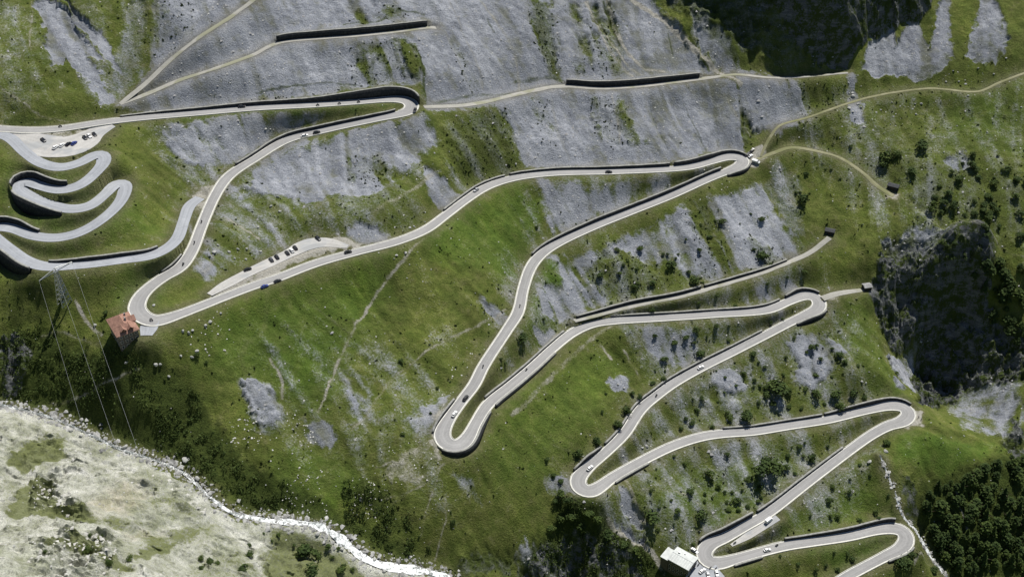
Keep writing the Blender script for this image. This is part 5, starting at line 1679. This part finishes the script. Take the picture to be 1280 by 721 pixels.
# the white roofed hotel at the bottom edge
hc = np.array([89.6, -140.6]); hrz = R(-37); HX, HY = 12.6, 10.2; EZ = 20.3
gl = ground_low(hc, hrz, HX + 8, HY) - 1.2
hotel = empty('white_roofed_hotel', (hc[0], hc[1], gl), hrz)
tag(hotel, 'tall hotel with a bright white sheet metal roof by the second lowest left hairpin', 'hotel')
ez = EZ - gl
bm = bmesh.new(); bm_box(bm, Vector((0, 0, ez / 2)), (HX - .8, HY - .8, ez)); bm_obj('wall', bm, M_PLASTER, hotel)
V, F = prism_roof(HX, HY, .9, .1, 0)
ro = link('roof', mesh_py('roof', [(a, b, c + ez + .3) for a, b, c in V], F, M_SHEET), hotel)
bm = bmesh.new(); bm_box(bm, Vector((0, 0, ez + 1.24)), (HX, .35, .12)); bm_obj('ridge_cap', bm, M_SHEET, ro)
for k_ in range(1, 9):
    for sg in (-1, 1):
        bm = bmesh.new()
        v = bm_box(bm, Vector((0, 0, 0)), (.07, HY / 2, .07))
        bmesh.ops.transform(bm, verts=v, matrix=Matrix.Translation((-HX / 2 + k_ * HX / 9, sg * HY / 4, ez + .78)) @ Matrix.Rotation(-sg * math.atan2(.9, HY / 2 + .1), 4, 'X'))
        bm_obj('seam', bm, M_METAL, ro)
bm = bmesh.new(); bm_box(bm, Vector((-3.2, 1.4, ez + 1.4)), (.9, .6, 1.0)); bm_obj('chimney', bm, M_METAL, ro)
bm = bmesh.new(); bm_box(bm, Vector((-.4, 2.8, ez + 1.0)), (.6, .6, .7)); bm_obj('vent', bm, M_METAL, ro)
bm = bmesh.new(); bm_box(bm, Vector((-HX / 2 - 1.9, -1.2, ez / 2 - .6)), (4.2, 7.4, ez - 1.2)); an = bm_obj('annex', bm, M_PLASTER, hotel)
bm = bmesh.new(); bm_box(bm, Vector((-HX / 2 - 2.1, -1.2, ez - 1.0)), (4.6, 8.0, .35)); bm_obj('annex_roof', bm, M_SHEET, an)
for sd, n_ in (('S', 5), ('N', 5), ('E', 4)):
    facade(hotel, HX - .8, HY - .8, .8, ez, 4, sd, n_, (1.1, 1.3))
bm = bmesh.new(); bm_box(bm, Vector((HX / 2 - .35, 1.5, ez - 3.0)), (.16, 1.6, 2.3)); bm_obj('door', bm, M_DARKWOOD, hotel)
q0, q1 = at_z(np.array([(869, 703), (857, 724)], float), [16.3, 14.5])
bm = bmesh.new()
dv = Vector(q1 - q0)
bm_box(bm, Vector((q0 + q1) / 2) - Vector((0, 0, 1.5)), (dv.length, .7, 4.2), math.atan2(dv.y, dv.x))
tag(bm_obj('terrace_wall', bm, M_KERB), 'narrow pale terrace wall running down beside the white roofed hotel', 'wall', None, 'thing')


def hut(px, name, label, sx, sy, sz, rz, roofm, front):
    p = hit([px])[0]
    root = empty(name, p - np.array([0, 0, .8]), rz)
    tag(root, label, 'hut')
    for c, s in (((-sx / 2 + .25, 0, sz / 2), (.5, sy, sz)), ((sx / 2 - .25, 0, sz / 2), (.5, sy, sz)), ((0, sy / 2 - .25, sz / 2), (sx - 1, .5, sz)), ((-sx * .32, -sy / 2 + .25, sz / 2), (sx * .3, .5, sz)), ((sx * .32, -sy / 2 + .25, sz / 2), (sx * .3, .5, sz))):
        bm = bmesh.new(); bm_box(bm, Vector(c), s); bm_obj('wall', bm, M_WALL, root)
    V, F = prism_roof(sx, sy, .7, .35, 0)
    link('roof', mesh_py('roof', [(a, b, c + sz + .25) for a, b, c in V], F, roofm), root)
    bm = bmesh.new(); bm_box(bm, Vector((0, -sy / 2 + .35, sz * .45)), (sx * .34, .12, sz * .8)); bm_obj('door', bm, M_DARKWOOD, root)


M_SLATE = simple('dark_slate', (.05, .052, .055), .9, .3, 1.5)
hut((1037, 291), 'stone_shelter', 'dark stone shelter at the upper end of the walled grassy track', 5.5, 3.6, 2.8, R(-22), M_SLATE, 1)
hut((1116, 236), 'stone_shelter', 'long dark stone shelter at the end of the curving track on the right meadow', 6.5, 3.8, 3.0, R(-28), M_SLATE, 1)
hut((1083, 361), 'stone_hut', 'small square hut with a lit grey roof at the brink of the gorge', 4.6, 4.2, 3.2, R(12), M_STONE2, 1)

# ------------------------------------------------------------------ power line
def bars(name, segs, rad, mat, parent=None, sides=5):
    V, F = [], []
    for a, b in segs:
        a, b = np.array(a, float), np.array(b, float)
        d = (b - a) / np.linalg.norm(b - a)
        t1 = np.cross(d, [.3, .5, .8]); t1 /= np.linalg.norm(t1); t2 = np.cross(d, t1)
        o = len(V)
        for p in (a, b):
            for k_ in range(sides):
                an = k_ * 2 * math.pi / sides
                V.append(p + (t1 * math.cos(an) + t2 * math.sin(an)) * rad)
        F += [(o + k_, o + (k_ + 1) % sides, o + sides + (k_ + 1) % sides, o + sides + k_) for k_ in range(sides)]
        F += [tuple(o + k_ for k_ in range(sides))[::-1], tuple(o + sides + k_ for k_ in range(sides))]
    return link(name, mesh_py(name, V, F, mat), parent)


pf = hit([(81, 378)])[0]
arm_mid = at_z(np.array([78., 345.]), pf[2] + 19.5)
arm_a = at_z(np.array([55., 357.]), pf[2] + 19.3)
arm_b = at_z(np.array([95., 333.]), pf[2] + 19.7)
ax = (arm_b - arm_a); ax[2] = 0; ax /= np.linalg.norm(ax)
base = np.array([pf[0], pf[1], pf[2] - .6])
top = np.array([pf[0], pf[1], pf[2] + 19.5])
pyl = empty('electricity_pylon', base)
tag(pyl, 'pale steel lattice pylon with a long cross arm below the abandoned road', 'pylon')
pn = np.array([-ax[1], ax[0], 0])
for s1_ in (-1, 1):
    for s2_ in (-1, 1):
        f0 = ax * 3.0 * s1_ + pn * 2.0 * s2_
        t0 = (top - base) + ax * .7 * s1_ + pn * .6 * s2_
        bars('leg', [(f0, t0)], .26, M_METAL, pyl)
seg = []
for k_ in range(7):
    za, zb = k_ / 7, (k_ + 1) / 7
    for s2_ in (-1, 1):
        pa = lambda z, s: (1 - z) * (ax * 3.0 * s + pn * 2.0 * s2_) + z * ((top - base) + ax * .7 * s + pn * .6 * s2_)
        seg += [(pa(za, -1), pa(zb, 1)), (pa(za, 1), pa(zb, -1)), (pa(zb, -1), pa(zb, 1))]
bars('lattice', seg, .12, M_METAL, pyl)
up = np.array([0, 0, 1.0])
ends = []
tl_ = top - base
L_ = 9.5
bars('cross_arm', [(tl_ - ax * L_, tl_ + ax * L_), (tl_ - ax * L_, tl_ + up * 2), (tl_ + ax * L_, tl_ + up * 2), (tl_, tl_ + up * 2)], .2, M_METAL, pyl)
for off in (-L_, 0, L_):
    e = tl_ + ax * off
    bars('insulator', [(e, e - up * 1.2)], .14, M_FRAME, pyl)
    ends.append(base + e - up * 1.2)
far_px = [(200, 745), (232, 755), (262, 760)]
names = ('left cable of the power line crossing the river gorge', 'middle cable of the power line crossing the river gorge', 'right cable of the power line crossing the river gorge')
aim = [(98, 515), (135, 527), (165, 541)]
for e, am, lb in zip(ends, aim, names):
    # a straight run over the gorge through the seen point, sagging a little, fixed beyond the frame on the far bank
    d0 = at_z(np.array(am, float), 133.0)
    dirv = (d0 - e)
    pts = []
    for t in np.linspace(0, 2.6, 26):
        q = e + dirv * t
        q[2] -= 4 * 1.6 * (t / 2.6) * (1 - t / 2.6)
        pts.append(q)
    c = link('power_cable', bars('power_cable', list(zip([p - e for p in pts[:-1]], [p - e for p in pts[1:]])), .045, M_METAL).data)
    bpy.data.objects.remove([o for o in bpy.data.objects if o.data == c.data and o != c][0])
    c.name = 'power_cable'
    c.location = e
    tag(c, lb, 'cable', 'cables of the power line')

# ------------------------------------------------------------------ vehicles
def paint(name, col, rough=.35):
    return simple(name, col, rough, .04, .5, 0, .5)


P_WHITE, P_SILVER, P_BLACK, P_BLUE, P_GREY, P_RED = paint('white_paint', (.78, .78, .77)), paint('silver_paint', (.42, .43, .44)), paint('black_paint', (.015, .015, .018)), paint('blue_paint', (.03, .05, .22)), paint('dark_grey_paint', (.06, .062, .068)), paint('red_paint', (.35, .03, .025))
M_TYRE = simple('tyre_rubber', (.02, .02, .02), .9, .1, 2)
M_RIM = simple('alloy_rim', (.45, .45, .46), .4, .05, 2, .7)
M_LAMP = simple('lamp_glass', (.7, .7, .68), .2, .05, 2, 0, .5)
M_TAIL = simple('tail_lamp', (.35, .02, .02), .3, .05, 2, 0, .5)
M_CARGLASS = simple('car_glass', (.02, .024, .03), .08, .05, 1, 0, .6)
M_BLACKPL = simple('black_plastic', (.025, .025, .025), .7, .1, 2)


def loft(secs, closed=True):
    """secs: list of rings of equal length"""
    V, F = [], []
    m = len(secs[0])
    for r_ in secs: V += r_
    for i in range(len(secs) - 1):
        for k_ in range(m):
            F.append((i * m + k_, i * m + (k_ + 1) % m, (i + 1) * m + (k_ + 1) % m, (i + 1) * m + k_))
    F.append(tuple(range(m))[::-1]); F.append(tuple((len(secs) - 1) * m + k_ for k_ in range(m)))
    return V, F


def ring(x, w, zb, zt, tuck=.86):
    return [(x, -w, zb + .12), (x, -w * .92, zb), (x, w * .92, zb), (x, w, zb + .12), (x, w, (zb + zt) / 2 + .05), (x, w * tuck, zt), (x, -w * tuck, zt), (x, -w, (zb + zt) / 2 + .05)]


def make_car(van=False):
    root = empty('parked_van' if van else 'car', (0, 0, 0))
    Lh = 2.55 if van else 2.15
    if van:
        secs = [ring(-Lh, .9, .35, 1.0), ring(-Lh + .1, .96, .3, 1.15), ring(0, .98, .28, 1.15), ring(1.5, .97, .28, 1.1), ring(2.3, .92, .3, .98), ring(Lh, .8, .38, .8)]
        gsec = [(-2.5, .92, 1.15, .86, 2.15), (1.1, .93, 1.15, .84, 2.15), (1.9, .88, 1.08, .78, 1.3)]
    else:
        secs = [ring(-Lh, .74, .38, .82), ring(-Lh + .15, .84, .3, .93), ring(-1.2, .89, .25, .95), ring(0, .9, .25, .94), ring(1.1, .89, .25, .9), ring(1.85, .84, .28, .78), ring(Lh, .68, .36, .64)]
    V, F = loft(secs)
    body = link('body', mesh_py('body', V, F, P_WHITE), root)
    if van:
        rs = [[(x, -w, z0), (x, w, z0), (x, wt, zt), (x, -wt, zt)] for x, w, z0, wt, zt in gsec]
        V, F = loft(rs)
        link('cargo_body', mesh_py('cargo_body', V, F, P_WHITE), root)
        V, F = loft([[(1.3, -.8, 1.3), (1.3, .8, 1.3), (1.12, .76, 2.0), (1.12, -.76, 2.0)], [(1.98, -.78, 1.15), (1.98, .78, 1.15), (1.25, .74, 2.05), (1.25, -.74, 2.05)]])
        link('windscreen', mesh_py('windscreen', V, F, M_CARGLASS), root)
    else:
        rs = [[(-1.75, -.74, .93), (-1.75, .74, .93), (-1.25, .58, 1.38), (-1.25, -.58, 1.38)], [(.95, -.76, .9), (.95, .76, .9), (.25, .6, 1.4), (.25, -.6, 1.4)]]
        V, F = loft(rs)
        link('windows', mesh_py('windows', V, F, M_CARGLASS), root)
        V, F = loft([[(-1.32, -.6, 1.36), (-1.32, .6, 1.36), (-1.28, .56, 1.43), (-1.28, -.56, 1.43)], [(-.4, -.63, 1.4), (-.4, .63, 1.4), (-.4, .58, 1.48), (-.4, -.58, 1.48)], [(.3, -.62, 1.38), (.3, .62, 1.38), (.24, .57, 1.44), (.24, -.57, 1.44)]])
        link('roof', mesh_py('roof', V, F, P_WHITE), root)
    for sx in (-1, 1):
        for sy in (-1, 1):
            bm = bmesh.new()
            bmesh.ops.create_cone(bm, cap_ends=True, segments=12, radius1=.33, radius2=.33, depth=.22)
            bmesh.ops.transform(bm, verts=bm.verts, matrix=Matrix.Translation((sx * 1.32 * (1.15 if van else 1), sy * .82, .33)) @ Matrix.Rotation(R(90), 4, 'X'))
            wh = bm_obj('wheel', bm, M_TYRE, root)
            bm = bmesh.new()
            bmesh.ops.create_cone(bm, cap_ends=True, segments=10, radius1=.2, radius2=.2, depth=.04)
            bmesh.ops.transform(bm, verts=bm.verts, matrix=Matrix.Translation((sx * 1.32 * (1.15 if van else 1), sy * .94, .33)) @ Matrix.Rotation(R(90), 4, 'X'))
            bm_obj('rim', bm, M_RIM, wh)
    for sy in (-1, 1):
        bm = bmesh.new(); bm_box(bm, Vector((Lh - .12, sy * .55, .66)), (.2, .3, .14)); bm_obj('headlight', bm, M_LAMP, root)
        bm = bmesh.new(); bm_box(bm, Vector((-Lh + .06, sy * .6, .74)), (.12, .26, .16)); bm_obj('tail_light', bm, M_TAIL, root)
        bm = bmesh.new(); bm_box(bm, Vector((.85, sy * .98, 1.0)), (.14, .18, .12)); bm_obj('mirror', bm, M_BLACKPL, root)
    return root


def copy_thing(o):
    def rec(s, par):
        c = s.copy(); COL.objects.link(c)
        if par: c.parent = par
        for ch in s.children: rec(ch, c)
        return c
    return rec(o, None)


def make_bike():
    root = empty('motorcycle', (0, 0, 0))
    for x_ in (-.72, .74):
        bm = bmesh.new()
        bmesh.ops.create_cone(bm, cap_ends=True, segments=14, radius1=.32, radius2=.32, depth=.14)
        bmesh.ops.transform(bm, verts=bm.verts, matrix=Matrix.Translation((x_, 0, .32)) @ Matrix.Rotation(R(90), 4, 'X'))
        bm_obj('wheel', bm, M_TYRE, root)
    V, F = loft([ring(-.9, .12, .72, .92), ring(-.4, .17, .4, .84), ring(.15, .22, .3, 1.02), ring(.5, .2, .4, 1.0), ring(.85, .1, .6, .86)])
    link('body', mesh_py('body', V, F, P_GREY), root)
    bm = bmesh.new(); bm_box(bm, Vector((-.38, 0, .88)), (.8, .28, .1)); bm_obj('saddle', bm, M_BLACKPL, root)
    bars('fork', [((.74, .1, .32), (.46, .1, 1.0)), ((.74, -.1, .32), (.46, -.1, 1.0))], .035, M_METAL, root)
    bars('handlebar', [((.42, -.38, 1.1), (.42, .38, 1.1))], .03, M_BLACKPL, root)
    return root


def make_rider():
    J = {'pel': (-.28, 0, .98, .17), 'spi': (-.2, 0, 1.2, .16), 'che': (-.06, 0, 1.4, .18), 'nec': (.02, 0, 1.54, .07), 'hea': (.06, 0, 1.68, .125), 'top': (.07, 0, 1.78, .09)}
    E = [('pel', 'spi'), ('spi', 'che'), ('che', 'nec'), ('nec', 'hea'), ('hea', 'top')]
    for s, n_ in ((1, 'l'), (-1, 'r')):
        J.update({'sh' + n_: (-.03, s * .2, 1.43, .075), 'el' + n_: (.16, s * .34, 1.22, .055), 'wr' + n_: (.38, s * .34, 1.13, .042), 'ha' + n_: (.44, s * .33, 1.12, .045),
                  'hi' + n_: (-.22, s * .13, .94, .1), 'kn' + n_: (.2, s * .26, .82, .075), 'an' + n_: (-.02, s * .25, .42, .055), 'fo' + n_: (.14, s * .26, .38, .05)})
        E += [('che', 'sh' + n_), ('sh' + n_, 'el' + n_), ('el' + n_, 'wr' + n_), ('wr' + n_, 'ha' + n_), ('pel', 'hi' + n_), ('hi' + n_, 'kn' + n_), ('kn' + n_, 'an' + n_), ('an' + n_, 'fo' + n_)]
    ks = list(J)
    me = bpy.data.meshes.new('person')
    me.from_pydata([J[k_][:3] for k_ in ks], [(ks.index(a), ks.index(b)) for a, b in E], [])
    o = bpy.data.objects.new('person', me); COL.objects.link(o)
    m = o.modifiers.new('skin', 'SKIN')
    for k_, sv in zip(ks, me.skin_vertices[0].data):
        sv.radius = (J[k_][3], J[k_][3]); sv.use_root = k_ == 'pel'
    o.modifiers.new('sub', 'SUBSURF').levels = 1
    dg = bpy.context.evaluated_depsgraph_get()
    nm = bpy.data.meshes.new_from_object(o.evaluated_get(dg))
    bpy.data.objects.remove(o)
    nm.materials.clear(); nm.materials.append(simple('dark_riding_suit', (.03, .03, .035), .7, .2, 3))
    o = link('person', nm)
    bm = bmesh.new(); bmesh.ops.create_uvsphere(bm, u_segments=10, v_segments=8, radius=.16)
    bmesh.ops.transform(bm, verts=bm.verts, matrix=Matrix.Translation((.07, 0, 1.71)))
    bm_obj('helmet', bm, P_SILVER, o)
    return o


CAR0, VAN0, BIKE0, RIDER0 = make_car(), make_car(True), make_bike(), make_rider()
used = set()


def spawn(proto):
    if proto.name not in used:
        used.add(proto.name); return proto
    return copy_thing(proto)


def recolour(root, mat):
    for ch in root.children:
        if ch.name.split('.')[0] in ('body', 'roof', 'cargo_body'):
            ch.material_slots[0].link = 'OBJECT'
            ch.material_slots[0].material = mat


ALLV = []


def place(proto, px, path, heading, mat, label, cat, group):
    i = path.near(px)
    z = path.p[i, 2] + .08
    p = at_z(np.array(px, float), z + .5)
    lat = (p[:2] - path.p[i, :2]) @ path.l[i]
    lim = path.hw[i] - 1.05
    lat2 = np.clip(lat, -lim, lim)
    p[:2] += path.l[i] * (lat2 - lat)
    if heading in ('up', 'down'):
        t = path.t[i] * (1 if heading == 'up' else -1)
        a = math.atan2(t[1], t[0])
        i2, i3 = max(i - 2, 0), min(i + 2, path.n - 1)
        gr = (path.p[i3, 2] - path.p[i2, 2]) / np.linalg.norm(path.p[i3, :2] - path.p[i2, :2]) * (1 if heading == 'up' else -1)
    else:
        h = at_z(np.array([px, (px[0] + heading[0], px[1] + heading[1])], float), z)
        a = math.atan2(h[1, 1] - h[0, 1], h[1, 0] - h[0, 0]); gr = 0
    o = spawn(proto)
    o.location = (p[0], p[1], z if path not in (pA, pB) else float(path.p[i, 2]) + .02)
    o.rotation_euler = (0, -math.atan(gr), a)
    if mat: recolour(o, mat)
    tag(o, label, cat, group)
    return o


CR, CP = 'cars driving on the mountain road', 'cars parked beside the road'
for px, hd, m, lb in [
    ((396,165.5),'up',P_BLACK,'dark car just ahead of a white one below the topmost hairpin'), ((382,172.5),'up',P_WHITE,'white car following a dark one below the topmost hairpin'), ((520,138),'down',P_BLACK,'dark car rounding the topmost hairpin'),
    ((302,133),'down',P_BLACK,'black car on the uppermost road left of the topmost hairpin'), ((435,315),'down',P_BLACK,'black car on the road beside the gravel lay-by'), ((595,237.5),'up',P_SILVER,'silver car on the bend below the grey rock patch'),
    ((761,215),'down',P_BLACK,'black car on the level road at the foot of the scree'), ((582,497),'up',P_BLACK,'dark car ahead of a white one above the bulging hairpin'), ((568,517),'up',P_WHITE,'white car nearing the bulging hairpin'),
    ((876,459),'up',P_WHITE,'white car climbing the middle of the long bushy slope'), ((737.5,584.5),'up',P_WHITE,'white car entering the bushy left hairpin'), ((959,687),'down',P_WHITE,'white car on the lowest full leg of road right of the hotel')]:
    place(CAR0, px, road, hd, m, lb, 'car', CR)
for px, hd, m, lb in [
    ((54,175),(3,2),P_BLACK,'lone dark car at the left end of the upper car park'), ((69,184),(5,-4),P_WHITE,'leftmost white car in the lower row of the upper car park'), ((77.5,181.5),(5,-4),P_WHITE,'second white car in the lower row of the upper car park'),
    ((85.5,180),(5,-4),P_BLACK,'black car in the lower row of the upper car park'), ((92.5,179),(5,-4),P_BLUE,'dark blue car at the right end of the lower row in the upper car park'),
    ((106,172),(4,4),P_BLACK,'black car, left of three at the upper car park edge'), ((111.5,170),(4,4),P_WHITE,'white car between two others at the upper car park edge'), ((118,168),(4,4),P_BLACK,'black car at the right end of the upper car park')]:
    place(CAR0, px, pA, hd, m, lb, 'car', CP)
for px, hd, m, lb in [
    ((309,336),(5,-2),P_BLACK,'black car parked alone at the lower end of the gravel lay-by'), ((339,324.5),(-4,-5),P_GREY,'grey car, left of a pair in the gravel lay-by'), ((346,321),(-4,-5),P_BLACK,'black car, right of a pair in the gravel lay-by'),
    ((359,316),(-4,-5),P_BLACK,'black car, left of three close together in the gravel lay-by'), ((364.5,313),(-4,-5),P_WHITE,'white car, middle of three in the gravel lay-by'), ((369,309.5),(-4,-5),P_BLACK,'black car, right of three in the gravel lay-by'), ((397.5,297.5),(4,3),P_BLACK,'lone black car on the wide upper end of the gravel lay-by')]:
    place(CAR0, px, pB, hd, m, lb, 'car', CP)


def verge(proto, px, hd, m, lb, cat='car', group=CP, dz=.03):
    p = hit([px])[0]
    h = at_z(np.array([px, (px[0] + hd[0], px[1] + hd[1])], float), p[2])
    a = math.atan2(h[1, 1] - h[0, 1], h[1, 0] - h[0, 0])
    c, s = math.cos(a), math.sin(a)
    L2 = 1.3 if proto is not BIKE0 else .7
    zf, zb = zat(p[0] + c * L2, p[1] + s * L2), zat(p[0] - c * L2, p[1] - s * L2)
    zl, zr = zat(p[0] - s * .8, p[1] + c * .8), zat(p[0] + s * .8, p[1] - c * .8)
    o = spawn(proto)
    o.location = (p[0], p[1], max(float(p[2]), float(zf + zb) / 2) + dz)
    o.rotation_euler = (math.atan((zl - zr) / 1.6) if proto is not BIKE0 else 0, -math.atan((zf - zb) / (2 * L2)), a)
    if m: recolour(o, m)
    tag(o, lb, cat, group)
    return o


verge(CAR0, (331,359), (5,-2.5), P_BLUE, 'bright blue car parked on the lower verge opposite the gravel lay-by')
verge(CAR0, (347,352.5), (5,-2.5), P_BLACK, 'black car parked on the lower verge just right of the blue one')
verge(CAR0, (934,194.5), (4,-3), P_GREY, 'dark car parked outside the hairpin at the foot of the scree')
verge(CAR0, (940,189), (4,-3), P_BLACK, 'black car parked farthest up outside the hairpin at the scree foot')
verge(CAR0, (938,196), (4,-3), P_WHITE, 'white car parked beside the dark one outside the hairpin')
verge(VAN0, (945,203), (5,1.5), P_WHITE, 'white camper van parked nearest the meadow at the hairpin', 'van', 'vans parked beside the road')
place(VAN0, (961,650), lay, (4,-3), P_WHITE, 'white van parked on the concrete lay-by above the hotel', 'van', 'vans parked beside the road')
verge(CAR0, (868,688.5), (4,2.5), P_WHITE, 'white car parked behind the white roofed hotel')
place(CAR0, (878,713), hY, (4,-3), P_WHITE, 'white car at the left of the hotel yard', 'car', CP)
place(CAR0, (885,718), hY, (1,4), P_SILVER, 'silver car in the middle of the hotel yard', 'car', CP)
place(CAR0, (896,716), hY, (1,4), P_WHITE, 'white car at the right of the hotel yard near the road', 'car', CP)
BK = 'motorcycles on the mountain road'
for px, hd, lb in [((397,131.5),'down','left of three motorcycles in line on the topmost road'), ((424,129.5),'down','middle of three motorcycles in line on the topmost road'), ((448,127.5),'down','right of three motorcycles in line on the topmost road'),
    ((252,277),'up','topmost of three motorcycles on the steep left road'), ((243,303),'up','middle of three motorcycles on the steep left road'), ((229,330),'up','lowest of three motorcycles on the steep left road'),
    ((604,457.5),'down','motorcycle on the long road above the bulging hairpin'), ((650,382),'down','motorcycle on the steep bend under the striped slope'), ((658,462),'up','motorcycle on the road right of the bulging hairpin'), ((820.5,494),'up','motorcycle on the bushy slope road below the white car'),
    ((971,681),'up','motorcycle just ahead of the white car near the hotel'), ((189,399.5),'up','motorcycle in the hairpin by the red roofed house'), ((75,158),'up','motorcycle on the road above the upper car park')]:
    b_ = place(BIKE0, px, road, hd, None, lb, 'motorcycle', BK)
    r_ = spawn(RIDER0)
    r_.location = b_.location; r_.rotation_euler = b_.rotation_euler
    tag(r_, 'rider in dark clothing and pale helmet on the ' + lb.replace('motorcycles', 'bikes').replace('motorcycle', 'bike'), 'person', 'motorcycle riders')
    r_['label'] = ' '.join(r_['label'].split()[:16])
BP = 'motorcycles parked at the hairpins'
verge(BIKE0, (1148,521.5), (2,-4), None, 'left of two motorcycles parked outside the hairpin beside the gorge', 'motorcycle', BP)
verge(BIKE0, (1151.5,524.5), (2,-4), None, 'right of two motorcycles parked outside the hairpin beside the gorge', 'motorcycle', BP)
place(BIKE0, (919,678), lay, (4,-2), None, 'motorcycle parked at the lower tip of the concrete lay-by', 'motorcycle', BP)
for k_, (px, lb) in enumerate([((873,705), 'motorcycle nearest the hotel in the hotel yard'), ((901,711), 'motorcycle at the right edge of the hotel yard'), ((888,709), 'motorcycle in the hotel yard close to the bend')]):
    place(BIKE0, px, hY, (3, -3), None, lb, 'motorcycle', BP)
